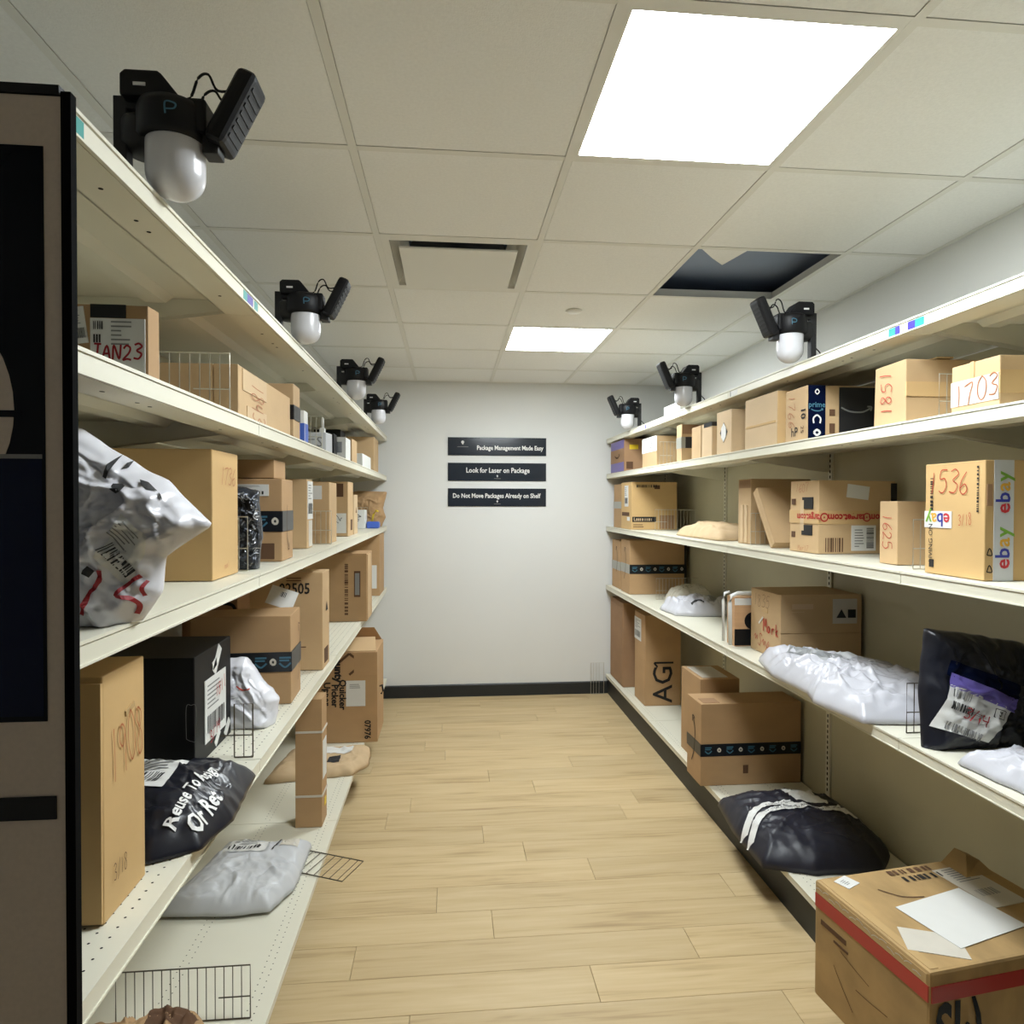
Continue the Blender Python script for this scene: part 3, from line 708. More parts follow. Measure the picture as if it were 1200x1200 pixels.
sign(1.777, 1.925, 'middle black wall sign reading Look for Laser on Package', 'Look for Laser on Package', 0.005, .058, False)
sign(1.568, 1.716, 'bottom black wall sign reading Do Not Move Packages Already on Shelf', 'Do Not Move Packages Already on Shelf', -.005, .052, False)

# ------------------------------------------------------------------ wire dividers
def divider(label, side, y, z, x0=.03, x1=.43, h=.15, m='wire', step=.0235, rail=True, group='wire shelf dividers'):
    sg = -1 if side == 'L' else 1; A = AL if side == 'L' else AR
    t = empty('wire_divider', (A, y, z + .001)); tag(t, label, 'wire divider', group)
    a, b = sg * x0, sg * x1; r = .0019
    MB().tube([(a, 0, r), (a, 0, h), (b, 0, h), (b, 0, r)], r).tube([(a, 0, r), (b, 0, r)], r).build('frame', m, t)
    MB().tube([(a + sg * .001, 0, h * .42), (a + sg * .085, 0, h * .42)], r * .9).build('cross_wire', m, t)
    n = int((x1 - x0) / step); me = None
    for i in range(1, n):
        if me is None: me = MB().tube([(0, 0, r), (0, 0, h)], .0014, 5).mesh('bar'); me.materials.append(MATS[m])
        o = bpy.data.objects.new('bar', me); C.objects.link(o); o.parent = t; o.location = (a + sg * i * step, 0, 0)
    return t
divider('wire divider beside the white-labelled carton on the upper left shelf', 'L', 1.69, ZL[1], .03, .38)
divider('wire divider on the upper left shelf before the small white box', 'L', 2.88, ZL[1], .03, .38)
divider('wire divider in front of the silver mesh bag', 'L', 1.90, ZL[2], .05, .40)
divider('wire divider on the left shelf before the plain upright carton', 'L', 3.10, ZL[2], .03, .40)
divider('wire divider at the far end of the left middle shelf', 'L', 5.05, ZL[2], .10, .42)
divider('dark wire divider beside the black carton', 'L', 1.845, ZL[3], .022, .070, .145, m='wire_dark')
divider('dark wire divider standing on the lowest left shelf nearest the viewpoint', 'L', 1.894, ZL[4], .045, .40, m='wire_dark')
divider('wire divider before the carton with red writing running up it', 'R', 1.80, ZR[1], .09, .42, .135)
divider('wire divider at the far end of the upper right shelf', 'R', 4.14, ZR[1], .02, .42)
divider('wire divider before the big carton with a black label band, far end', 'R', 4.654, ZR[2], .155, .45)
divider('wire divider behind the yellow carton marked 1536', 'R', 1.885, ZR[2], .078, .43)
divider('wire divider against the narrow tall carton on the right shelf', 'R', 3.06, ZR[2], .12, .43)
divider('wire divider behind the clear bubble-wrap bag', 'R', 4.62, ZR[3], .155, .46)
divider('dark wire divider between the long white bag and the black bag', 'R', 1.867, ZR[3], .05, .42, m='wire_dark')
divider('wire divider at the far end of the lowest right shelf by the wall', 'R', 5.474, .001, -.13, -.02, .262)
# ------------------------------------------------------------------ parcels, left-hand shelves
Z1, Z2, Z3, Z4, Z5 = ZL
# upper shelf
c = Carton('parcel_box', 'brown carton with a white label handwritten JAN23 beside the kiosk', 'L', -.512, 1.20, Z2, .30, .045, .124, 'card', bev=.002)
p = c.label('near', .69, .02, .985, .80, 'paper', seed=8, bars=False)
c.stick('barcode', bars_mesh(.016, .014, 4, 9), 'ink', 'near', .735, .70, 0, .0024, p); c.stick('barcode', bars_mesh(.016, .014, 5, 9), 'ink', 'near', .735, .52, 0, .0024, p)
c.stick('print_lines', lines_mesh(.034, .045, 6, 2), 'ink_grey', 'near', .86, .60, 0, .0024, p)
c.hand('JAN23', 'near', .835, .34, .026, 'dark_red_ink', 0, .13, .003, parent=p, fit=.084)
c.panel('black_sticker', 'near', .69, .81, .88, .99, 'black_matte')
c.label('near', .60, .45, .665, .95, 'paper', rot=8, seed=4)
c = Carton('parcel_box', 'long carton marked 1843 on the upper left shelf', 'L', -.52, 1.722, Z2, .30, .54, .130, 'card_light', rot=.0)
c.flaps('near', .8, vertical=True)
c.hand('1843', 'aisle', .30, .42, .11, 'brown_ink', -90, .055, fit=.095); c.panel('paper_patch', 'aisle', .05, .55, .46, .97, 'card_pale'); c.panel('paper_patch', 'aisle', .12, .03, .46, .28, 'card_pale')
c = Carton('parcel_box', 'narrow carton with a wide black tape beside the carton marked 1843', 'L', -.525, 2.33, Z2, .26, .10, .190, 'card_light')
c.band(.36, .62, 'tape_black'); c.prime_band(.36, .62, 'near', .7, .98, 2)
c = Carton('parcel_box', 'slim white and blue carton on the upper left shelf', 'L', -.516, 2.46, Z2, .24, .06, .118, 'paper'); c.panel('blue_print', 'aisle', .2, .05, .95, .6, 'blue'); c.panel('blue_print', 'near', .9, .05, 1, .6, 'blue')
c = Carton('parcel_box', 'small white carton with grey print behind the upper left wire divider', 'L', -.525, 2.93, Z2, .18, .10, .088, 'poly_grey', rot=-.1); c.text('S', 'near', .85, .5, .06, 'ink_grey'); c.stick('print_lines', lines_mesh(.05, .06, 5, 2), 'ink_grey', 'near', .6, .5)
c = Carton('parcel_box', 'black carton with a yellow panel on the upper left shelf', 'L', -.57, 3.40, Z2, .24, .09, .130, 'black'); c.panel('yellow_print', 'near', .78, .08, .93, .5, 'yellow')
c = Carton('parcel_box', 'tall slim white carton beside the black and yellow carton', 'L', -.53, 3.52, Z2, .05, .16, .124, 'paper', bev=.002); c.panel('grey_print', 'near', .1, .35, .6, .8, 'foil_light')
c = Carton('spray_bottle', 'small white bottle standing among the slim upper left cartons', 'L', -.60, 3.32, Z2, .028, .028, .15, 'paper', bev=.006, cat='bottle'); MB().lathe([(.008, .15), (.008, .19), (.004, .2)], n=12).build('cap', 'paper', c.root, True)
c = Carton('parcel_box', 'slim brown carton standing between white cartons on the upper left shelf', 'L', -.53, 3.74, Z2, .045, .20, .138, 'card_light', bev=.002)
c = Carton('parcel_box', 'low white carton near the far end of the upper left shelf', 'L', -.518, 4.10, Z2, .12, .42, .083, 'paper'); c.stick('print_lines', lines_mesh(.05, .06, 5, 2), 'ink', 'near', .5, .5)
c = Carton('parcel_box', 'black and white carton behind the low white carton', 'L', -.665, 4.2, Z2, .16, .2, .235, 'black'); c.panel('white_print', 'near', .55, .25, .97, .72, 'paper'); c.text('K', 'near', .76, .5, .07, 'ink')
c = Carton('parcel_box', 'tall narrow brown carton at the far end of the upper left shelf', 'L', -.535, 4.86, Z2, .30, .30, .255, 'card_light')
# middle shelf
c = Carton('parcel_box', 'tall carton marked 1736 behind the big white bag', 'L', -.565, 1.665, Z3, .38, .195, .318, 'card_yellow')
c.hand('1736', 'aisle', .56, .80, .044, 'brown_ink', -4, .05); c.hand('mm1', 'aisle', .5, .10, .018, 'brown_ink', 5, .07)
c = Carton('parcel_box', 'carton with black tape round it behind the silver mesh bag', 'L', -.532, 2.20, Z3, .34, .17, .265, 'card', rot=.03)
c.band(.36, .61, 'tape_black'); c.prime_band(.36, .61, 'near', .5, 1, 4); c.label('near', .42, .79, .88, .93, 'paper', seed=6); c.panel('printed_panel', 'near', .70, .03, .93, .22, 'print_brown'); c.smile('aisle', .45, .4, .15, -80, 'print_brown', .004)
tb = Carton('parcel_box', 'small carton lying on top of the taped carton', 'L', -.56, 2.215, Z3 + .267, .34, .15, .06, 'card')
c = Carton('parcel_box', 'narrow upright carton with a tall white label on the left middle shelf', 'L', -.578, 2.80, Z3, .26, .11, .285, 'card_light'); c.label('aisle', .08, .42, .98, .97, 'paper', seed=9); c.panel('white_edge', 'aisle', .3, .02, .9, .4, 'paper_dull')
c = Carton('parcel_box', 'plain upright carton with a small white label behind a wire divider', 'L', -.545, 3.125, Z3, .24, .20, .282, 'card_light'); c.label('near', .68, .72, .86, .94, 'paper', bars=False)
c = Carton('parcel_box', 'stepped carton with a white card handwritten 3/12', 'L', -.558, 3.78, Z3, .25, .20, .305, 'card_light'); p = c.panel('white_card', 'near', .40, .06, .96, .42, 'paper'); c.hand('3/12', 'near', .70, .25, .045, 'ink', 60, .08, parent=p, fit=.09); c.panel('printed_panel', 'near', .62, .72, .9, .96, 'print_brown')
c.panel('printed_mark', 'aisle', .5, .1, .8, .3, 'print_brown')
c = Carton('parcel_box', 'lower carton leaning beside the stepped carton', 'L', -.556, 4.0, Z3, .25, .16, .235, 'card_pale'); c.text('▲', 'aisle', .5, .6, .05, 'print_brown')
c = Carton('parcel_box', 'small white carton at the far end of the left middle shelf', 'L', -.60, 4.85, Z3, .13, .14, .135, 'paper'); c.text('XN', 'near', .6, .5, .05, 'ink', 60); c.panel('base_print', 'near', .1, .02, .5, .2, 'ink')
b = Bag('kraft_bag', 'crumpled brown paper bag at the far end of the left middle shelf', [(-.2, -.02), (.15, -.02), (.19, .07), (.17, .14), (.2, .27), (.0, .275), (-.2, .25)], (-.68, 5.28, Z3 + .004), (1, 0, 0), (0, 0, 1), (0, -1, 0), .07, .07, 'kraft', 11, .010, 10, zmin=Z3 + .0015)
c = Carton('tape_roll_box', 'small bright blue carton in front of the brown paper bag', 'L', -.505, 4.92, Z3, .09, .09, .05, 'blue', bev=.012)
MB().tube([(-.01, 0, .05), (0.0, .0, .10), (.02, 0, .13), (.035, 0, .12)], .008).build('yellow_strap', 'yellow', c.root, True)
# big white bag
b = Bag('poly_bag', 'big crumpled white plastic bag with red lines beside the kiosk', [(-.36, -.035), (-.05, -.04), (.075, -.035), (.125, .04), (.128, .098), (.202, .15), (.13, .222), (.056, .264), (.0, .305), (-.1, .32), (-.36, .31)],
    (-.585, 1.12, Z3 + .005), (1, 0.02, 0), (0, .06, 1), (0.12, -1, .06), .06, .08, 'poly_bright', 17, .016, 13, prof=(2.4, .6), na=180, nr=54, ragged=.003, zmin=Z3 + .0015)
b.label([(.05, .10), (.09, .045), (.118, .13), (.085, .165)], 4, 'paper')
b.drape('red_line', poly_mesh([[(.015, .035), (.012, .018), (.0, .0), (-.004, -.018), (-.012, -.032)]], .006), 'dark_red_ink', (.04, .045), 0, .004)
b.drape('red_line', poly_mesh([[(.02, .028), (.008, .02), (-.01, .0), (.008, -.006), (.016, -.018), (.010, -.032)]], .006), 'dark_red_ink', (.085, .042), 0, .004)
b.drape('red_line', poly_mesh([[(.0, .012), (-.006, 0), (-.004, -.012)]], .005), 'dark_red_ink', (.112, .05), 0, .004)
for (px, py), q in (((.058, .222), [(-.006, .0), (-.004, .02), (.004, .042), (.004, .02), (.0, -.004)]), ((.074, .236), [(-.002, .0), (.0, .012), (.005, .018), (.005, .004)]), ((.066, .202), [(.0, .010), (.012, .010), (.018, .006), (.016, -.004), (.006, -.006), (.0, .0)]), ((.100, .212), [(.0, .008), (.012, .004), (.026, -.010), (.014, -.008), (.004, .0)]), ((.128, .196), [(0, .004), (.004, .0), (.006, -.008), (.002, -.004)]), ((.03, .075), [(0, 0), (.01, .012), (.018, .004), (.01, -.006)])):
    mb = MB().add([(x, y, 0) for x, y in q], [tuple(range(len(q)))]); me = bpy.data.meshes.new('print'); me.from_pydata(mb.v, [], mb.f); b.drape('black_print', me, 'ink', (px, py), 0, .004)
b.drape('print_lines', lines_mesh(.03, .012, 3, 4), 'ink', (.025, .042), .05, .004)
# silver mesh bag
b = Bag('bubble_mailer', 'dark silver wrinkled foil bag held behind a wire divider', [(-.13, -.02), (.0, -.02), (.012, .1), (.0, .22), (-.06, .235), (-.13, .2)], (-.545, 1.985, Z3 + .003), (1, 0, 0), (0, 0, 1), (0.2, -1, 0), .035, .04, 'foil', 8, .010, 34, prof=(4, .5), na=130, nr=40, zmin=Z3 + .0015)
rf = random.Random(4)
for i in range(46):
    px, py, an, ln = rf.uniform(-.06, .0), rf.uniform(.012, .215), rf.uniform(0, PI), rf.uniform(.008, .02)
    d = Vector((math.cos(an), math.sin(an))) * ln / 2
    b.drape('silver_crease', poly_mesh([[(px - d.x, py - d.y), (px + rf.uniform(-.004, .004), py + rf.uniform(-.004, .004)), (px + d.x, py + d.y)]], rf.uniform(.0018, .004)), 'foil_light', (0, 0), 0, .0025)
# fourth shelf
c = Carton('parcel_box', 'tall carton marked 1908 standing beside the kiosk', 'L', -.555, 1.13, Z4, .10, .148, .405, 'card_yellow', rot=.0, jit=.003)
c.hand('1908', 'aisle', .52, .67, .085, 'brown_ink', 6, .045, fit=.105); c.hand('3/18', 'aisle', .34, .17, .028, 'print_brown', 5, .07, fit=.045); c.panel('tape_bit', 'aisle', .5, .79, .72, .815, 'tape_clear', .3)
c.panel('flap', 'near', .06, .01, .985, .97, 'card_yellow', t=.004)
c = Carton('parcel_box', 'matte black carton with white shipping labels on the left shelf', 'L', -.645, 1.765, Z4, .26, .285, .290, 'black', jit=.002, rot=.0)
c.label('aisle', .24, .14, .82, .72, 'paper', seed=12); c.hand('1811', 'aisle', .64, .58, .034, 'red_ink', 8, .09, .004, fit=.07); c.hand('3/14', 'aisle', .48, .20, .032, 'dark_red_ink', 12, .12, .004, fit=.08)
c.panel('arrow_sticker', 'aisle', .44, .80, .72, .90, 'paper', .9); c.panel('arrow_sticker', 'aisle', .45, .785, .56, .86, 'paper', .3); c.panel('corner_sticker', 'aisle', .5, .06, .66, .13, 'paper', .7); c.panel('corner_sticker', 'aisle', .78, .06, .96, .14, 'paper', .7)
c.stick('handle_slot', poly_mesh([[(-.012, -.04), (-.012, .04), (0, .046), (.012, .04), (.012, -.04), (0, -.046), (-.012, -.04)]], .0016), 'grey_trim', 'near', .97, .42)
b = Bag('poly_bag', 'dark plastic bag printed Reuse To Assign on the left shelf', [(-.18, -.10), (-.05, -.20), (.06, -.245), (.14, -.2), (.165, -.08), (.145, .16), (-.02, .17), (-.17, .15)], (-.625, 1.555, Z4 + .003), (1, 0, 0), (0, 1, 0), (0, 0, 1), .088, .0, 'poly_black', 21, .0075, 8, prof=(2.0, .75), na=160, nr=48)
b.label([(-.075, -.09), (.03, -.11), (.03, .04), (-.07, .05)], 5)
b.drape('printed_text', text_mesh('Reuse To Assign', .034, .0008), 'tape_white', (.085, -.085), math.radians(88), .005)
b.drape('printed_text', text_mesh('Or Ret', .040, .001), 'tape_white', (.125, -.13), math.radians(86), .005)
b = Bag('poly_bag', 'small white plastic bag squeezed behind the matte black carton', [(-.16, -.03), (.06, -.03), (.075, .07), (.02, .13), (-.03, .2), (-.16, .19)], (-.60, 2.125, Z4 + .005), (1, 0, 0), (0, .15, 1), (0, -1, .1), .05, .06, 'poly_bright', 37, .011, 12, zmin=Z4 + .0015)
b.drape('red_mark', poly_mesh([[(-.02, .0), (.0, -.012), (.02, -.008)]], .004), 'red_ink', (-.02, .12))
c = Carton('parcel_box', 'worn carton with black tape and a paper slip on top, left shelf', 'L', -.533, 2.325, Z4, .33, .175, .305, 'card', rot=.04, jit=.01)
c.band(.36, .58, 'tape_black'); c.prime_band(.36, .58, 'near', .40, 1, 5); c.smile('aisle', .75, .5, .2, 85, 'print_brown', .004)
ps = MB().box(-.05, .05, -.001, .001, -.03, .045).build('paper_slip', 'paper'); ps.location = (-.625, 2.57, Z4 + .322); ps.rotation_euler = (-.5, .35, .1); tag(ps, 'white paper slip leaning on the carton marked 02505', 'paper')
me = bars_mesh(.02, .02, 3, 10); me.transform(Matrix(((1, 0, 0, 0), (0, 0, -1, -.0016), (0, 1, 0, .02), (0, 0, 0, 1)))); put('barcode', me, 'ink', ps)
c = Carton('parcel_box', 'tall carton printed 02505 on the left shelf', 'L', -.512, 2.78, Z4, .30, .15, .40, 'card_light'); c.text('02505', 'near', .63, .83, .062, 'print_black', bold=.001, sx=.8); c.stick('print_lines', lines_mesh(.06, .02, 2, 2), 'print_brown', 'near', .62, .93); c.stick('print_lines', lines_mesh(.1, .012, 1, 2), 'print_brown', 'near', .62, .24)
c.text('▲', 'aisle', .55, .62, .05, 'print_black'); c.panel('printed_panel', 'aisle', .25, .05, .75, .2, 'print_brown')
c = Carton('parcel_box', 'dark carton with rounded black print at the back of the left shelf', 'L', -.78, 2.56, Z4, .2, .16, .36, 'card_dark'); c.stick('printed_ring', poly_mesh([[(-.06, -.03), (-.065, .03), (0, .04), (.065, .03), (.06, -.03), (0, -.04), (-.06, -.03)]], .012), 'print_black', 'near', .6, .75)
c = Carton('parcel_box', 'tall carton with a dark barcode panel near the far wall, left shelf', 'L', -.47, 3.90, Z4, .36, .26, .392, 'card', bev=.003); c.panel('printed_panel', 'near', .80, .36, .90, .74, 'print_brown'); c.panel('panel_centre', 'near', .815, .39, .885, .71, 'ink_grey', lift=.0005); c.stick('print_lines', bars_mesh(.30, .02, 5, 40), 'print_brown', 'near', .68, .48, PI / 2, .0014)
c.panel('flap', 'aisle', .04, .02, .6, .98, 'card_light', t=.004)
c = Carton('parcel_box', 'tall carton with a white tag touching the far wall, left shelf', 'L', -.505, 4.96, Z4, .30, .33, .448, 'card'); c.panel('white_tag', 'near', .80, .12, .93, .5, 'paper')
# lowest shelf
c = Carton('parcel_box', 'large open-topped carton printed Quicker Picker Upper', 'L', -.423, 4.03, Z5, .46, .36, .545, 'card', jit=.006)
for i, ln in enumerate(('Quicker', 'Picker', 'Upper')): c.text(ln, 'near', .555 - i * .1, .51 + (.02, 0.01, .03)[i], .054, 'print_black', -90, .0016)
c.text('ounty', 'near', .50, .80, .062, 'print_black', -90, .003)
c.stick('printed_crest', poly_mesh([[(-.07, .0), (.0, .06)], [(0, .06), (.08, .0)], [(.08, .0), (0, -.065)]], .014), 'print_brown', 'near', .64, .865)
c.text('07976', 'near', .87, .14, .05, 'print_black', -90, .0014, sx=.9)
p = c.panel('shipping_label', 'near', .60, .40, .845, .68, 'paper'); c.stick('print_lines', lines_mesh(.07, .03, 3, 5), 'ink_grey', 'near', .72, .62, 0, .0014, p)
c.panel('printed_panel', 'near', .86, .76, .95, .97, 'print_brown'); c.panel('flap', 'near', .70, .74, .995, .985, 'card', t=.002)
hh = c.h
MB().add([(-.23, -.17, hh), (.22, -.17, hh), (.20, -.02, hh + .055), (-.22, -.04, hh + .05), (-.23, -.166, hh - .003), (.22, -.166, hh - .003), (.20, -.017, hh + .051), (-.22, -.037, hh + .046)], [(0, 1, 2, 3), (4, 7, 6, 5), (0, 4, 5, 1), (1, 5, 6, 2), (2, 6, 7, 3), (3, 7, 4, 0)]).build('open_flap', 'card_light', c.root)
MB().add([(-.2, .1, hh), (.22, .17, hh), (.18, .10, hh + .09), (-.15, .05, hh + .10), (-.2, .104, hh), (.22, .174, hh), (.18, .104, hh + .09), (-.15, .054, hh + .10)], [(0, 1, 2, 3), (4, 7, 6, 5), (0, 4, 5, 1), (1, 5, 6, 2), (2, 6, 7, 3), (3, 7, 4, 0)]).build('open_flap', 'card', c.root)
MB().tube([(.231, -.05, .30), (.245, -.06, .31), (.25, -.05, .27), (.238, -.04, .25)], .006).build('strap_end', 'black', c.root, True)
c = Carton('parcel_box', 'tall slim carton tied with two white straps on the lowest left shelf', 'L', -.555, 2.992, Z5, .115, .115, .566, 'card', bev=.002, jit=.002)
for v in (.235, .735):
    for f in ('near', 'aisle'): c.panel('strap', f, 0, v, 1, v + .016, 'paper_dull', t=.002)
c.panel('white_label', 'aisle', .15, .36, .85, .66, 'paper'); c.panel('yellow_sticker', 'aisle', .5, .12, .8, .18, 'yellow')
b = Bag('kraft_mailer', 'flat brown paper mailer lying on the lowest left shelf', [(-.24, -.24), (.20, -.16), (.27, -.04), (.25, .19), (-.2, .17)], (-.70, 3.70, Z5 + .003), (1, 0, 0), (0, 1, 0), (0, 0, 1), .05, 0, 'kraft_pale', 41, .007, 9, prof=(5, .5), ragged=.01, cat='mailer')
b.patch('white_label', [(-.02, .0), (.17, .02), (.17, .11), (-.02, .1)], 'paper'); b.patch('printed_mark', [(.06, -.12), (.12, -.11), (.12, -.03), (.06, -.04)], 'ink', off=.003)
b = Bag('poly_mailer', 'pale grey plastic mailer lying on the lowest left shelf', [(-.22, -.23), (.03, -.25), (.16, -.235), (.215, -.1), (.215, .21), (-.13, .215)], (-.775, 2.60, Z5 + .0125), (1, 0, 0), (0, 1, 0), (0, 0, 1), .060, 0, 'poly_grey', 51, .008, 7, prof=(4, .55), na=150, nr=40, cat='mailer')
b.label([(-.1, .06), (.06, .05), (.07, .18), (-.08, .19)], 9); b.drape('black_line', poly_mesh([[(.0, -.06), (.01, 0), (.03, .06)]], .006), 'ink', (.09, .12)); b.patch('pink_label', [(.11, .09), (.18, .09), (.18, .16), (.11, .16)], 'paper_dull')
t = empty('wire_rack', (-.36, 2.66, Z5 + .003), .22); tag(t, 'flat wire rack poking out from under the pale grey mailer', 'wire rack')
t.location = (-.56, 2.70, Z5 + .002); t.rotation_euler = (0, 0, -.42)
MB().tube([(-.22, -.075, .003), (.21, -.075, .003), (.21, .075, .003), (-.22, .075, .003), (-.22, -.075, .003)], .0022).build('frame', 'wire_dark', t)
for i in range(11): MB().tube([(.19 - i * .035, -.075, .0055), (.19 - i * .035, .075, .0055)], .0014, 5).build('bar', 'wire_dark', t)
b = Bag('kraft_mailer', 'brown paper parcel at the bottom edge on the lowest left shelf', [(-.22, -.15), (.2, -.15), (.2, .06), (.16, .13), (-.05, .09), (-.22, .07)], (-.80, 1.70, Z5 + .003), (1, 0, 0), (0, 1, 0), (0, 0, 1), .12, 0, 'kraft', 61, .016, 9, cat='mailer')
b.patch('printed_barcode', [(.05, .0), (.16, .02), (.15, .1), (.05, .08)], 'print_brown')

# ------------------------------------------------------------------ parcels, right-hand shelves
Z1, Z2, Z3, Z4, Z5 = ZR
c = Carton('parcel_box', 'small white box standing on top of the right-hand shelves', 'R', 1.36, 3.85, Z1, .2, .30, .075, 'paper')
c = Carton('parcel_box', 'dark brown carton with violet tape at the far end, upper right shelf', 'R', 1.325, 4.98, Z2, .34, .42, .249, 'card_dark'); c.panel('violet_tape', 'aisle', .02, .02, .98, .98, 'violet', t=.0006); c.panel('card_strip', 'aisle', .02, .3, .98, .72, 'card_dark', lift=.0004); c.smile('aisle', .5, .5, .14, 0, 'print_black', .01); c.panel('yellow_sticker', 'near', .12, .68, .32, .82, 'yellow'); c.label('near', .45, .0, .72, .42, 'paper', seed=3); c.panel('printed_panel', 'near', .05, .08, .2, .3, 'print_brown')
c = Carton('parcel_box', 'carton with a large white paper on its corner, upper right shelf', 'R', 1.33, 4.2, Z2, .32, .32, .196, 'card_light'); c.panel('white_paper', 'aisle', .0, .5, 1, 1.0, 'paper'); c.panel('white_paper', 'top', .0, .1, .4, .95, 'paper'); c.stick('print_lines', lines_mesh(.1, .05, 4, 3), 'ink_grey', 'aisle', .7, .75, 0, .002)
c = Carton('parcel_box', 'narrow carton with grey tape standing on the upper right shelf', 'R', 1.33, 3.735, Z2, .22, .085, .214, 'card_light'); c.band(.36, .66, 'tape_grey'); c.panel('dark_tape', 'near', .1, .36, .6, .66, 'tape_black', lift=.0005); c.panel('dark_flap', 'near', .02, .74, .9, .99, 'card_dark')
c = Carton('parcel_box', 'pale plain carton with a black tape corner, upper right shelf', 'R', 1.33, 3.29, Z2, .26, .28, .175, 'card_pale', jit=.002); c.panel('black_tape', 'aisle', .62, .88, 1, 1.0, 'tape_black'); c.panel('black_tape', 'near', .0, .88, .3, 1, 'tape_black'); c.panel('flap', 'aisle', .03, .02, .5, .97, 'card_light', t=.003)
c = Carton('parcel_box', 'carton with a black and white diamond mark, upper right shelf', 'R', 1.33, 3.055, Z2, .20, .175, .209, 'card_pale')
me = bpy.data.meshes.new('diamond'); me.from_pydata([(-.045, 0, 0), (0, -.05, 0), (.045, 0, 0), (0, .05, 0)], [], [(0, 1, 2, 3)]); c.stick('diamond_mark', me, 'ink', 'aisle', .5, .5)
me = bpy.data.meshes.new('diamond'); me.from_pydata([(-.028, -.022, 0), (0, -.046, 0), (.028, -.022, 0), (.028, .022, 0), (0, .046, 0), (-.028, .022, 0)], [], [(0, 1, 2, 3, 4, 5)]); c.stick('diamond_centre', me, 'tape_white', 'aisle', .5, .5, 0, .0014)
c.panel('printed_panel', 'near', .5, .1, .95, .5, 'print_brown')
c = Carton('parcel_box', 'plain carton with creased top between the diamond carton and dark taped carton', 'R', 1.33, 2.61, Z2, .20, .30, .222, 'card_pale'); c.panel('tape', 'near', .0, .02, .25, .98, 'tape_tan'); c.panel('tape', 'aisle', .05, .42, .95, .46, 'tape_tan')
c = Carton('parcel_box', 'carton with handwriting and a navy tape printed prime, upper right shelf', 'R', 1.33, 2.385, Z2, .42, .16, .203, 'card_light')
c.hand('1766', 'aisle', .32, .58, .05, 'brown_ink', -90, .05); c.text('10', 'aisle', .84, .50, .045, 'print_black', -90, .001); c.text('25', 'aisle', .8, .2, .03, 'print_brown', -90); c.text('hP', 'aisle', .45, .17, .05, 'print_black', 0)
c.panel('navy_tape', 'near', .01, .0, .17, 1.0, 'screen_blue'); c.text('prime', 'near', .09, .64, .028, 'tape_blue', 0, .0006); c.smile('near', .09, .545, .045, 0, 'tape_blue', .004)
c.stick('tape_mark', poly_mesh([[(-.012, -.012), (-.014, .006), (0, .018), (.014, .006), (.012, -.012)]], .006), 'tape_white', 'near', .09, .36, 0, .0016); c.stick('tape_mark', poly_mesh([[(-.012, 0), (0, .01), (.012, 0), (0, -.01), (-.012, 0)]], .008), 'tape_white', 'near', .09, .13, 0, .0016); c.stick('tape_mark', poly_mesh([[(-.008, 0), (0, .009), (.008, 0), (0, -.009), (-.008, 0)]], .004), 'tape_white', 'near', .09, .88, 0, .0016)
c.panel('printed_icon', 'near', .21, .44, .26, .56, 'print_brown'); c.panel('printed_icon', 'near', .21, .12, .26, .3, 'print_brown')
c.panel('dark_print', 'near', .30, .04, .985, .97, 'black_matte'); c.smile('near', .46, .56, .12, 0, 'grey_trim', .006)
c = Carton('parcel_box', 'carton with red writing running up its side, upper right shelf', 'R', 1.332, 1.845, Z2, .24, .155, .192, 'card_light', jit=.008, rot=-.03)
c.hand('1851', 'aisle', .42, .5, .052, 'red_ink', 90, .055); c.panel('tape', 'near', .0, .4, 1, .62, 'tape_tan'); c.edge_tape('top')
c = Carton('parcel_box', 'carton with a pale patch handwritten 1703', 'R', 1.332, 1.51, Z2, .30, .165, .126, 'card_light', rot=-.04); c.panel('pale_patch', 'aisle', .0, .14, .99, .66, 'paper_dull'); c.hand('1703', 'aisle', .54, .40, .058, 'brown_ink', 6, .05, .002); c.panel('tape', 'near', 0, .25, 1, .7, 'tape_tan'); c.panel('tape', 'aisle', .42, .66, .5, 1, 'tape_tan')
# middle right shelf
c = Carton('parcel_box', 'narrow carton with a dark tape at the far end, right middle shelf', 'R', 1.345, 5.135, Z3, .34, .24, .345, 'card'); c.band(.44, .6, 'tape_grey')
c = Carton('parcel_box', 'big carton with a dark brand strip and tall white label, right middle shelf', 'R', 1.336, 4.81, Z3, .345, .29, .352, 'card_yellow', jit=.002); c.label('aisle', .35, .48, .7, .93, 'paper', seed=4); c.panel('printed_panel', 'aisle', .1, .28, .8, .36, 'print_brown'); c.panel('white_square', 'aisle', .6, .18, .85, .26, 'paper')
c.panel('brand_strip', 'near', .02, .16, .54, .27, 'print_black'); c.text('L', 'near', .07, .215, .034, 'card_pale', 0, .0006, .002); c.stick('print_lines', bars_mesh(.13, .018, 5, 24), 'card_pale', 'near', .29, .21, 0, .002); c.stick('print_lines', bars_mesh(.16, .02, 6, 30), 'print_black', 'near', .34, .91, 0, .0014); c.panel('red_print', 'near', .5, .85, .62, .93, 'print_brown'); c.stick('print_lines', lines_mesh(.09, .03, 2, 5), 'print_brown', 'near', .17, .08); c.panel('printed_panel', 'near', .62, .02, .93, .30, 'card_dark')
b = Bag('kraft_mailer', 'tan padded envelope lying on the right middle shelf', [(-.12, -.27), (.16, -.25), (.2, .2), (.06, .42), (-.14, .35)], (1.52, 3.62, Z3 + .003), (1, 0, 0), (0, 1, 0), (0, 0, 1), .075, 0, 'kraft_pale', 71, .010, 7, prof=(3, .7), ragged=.006, cat='mailer')
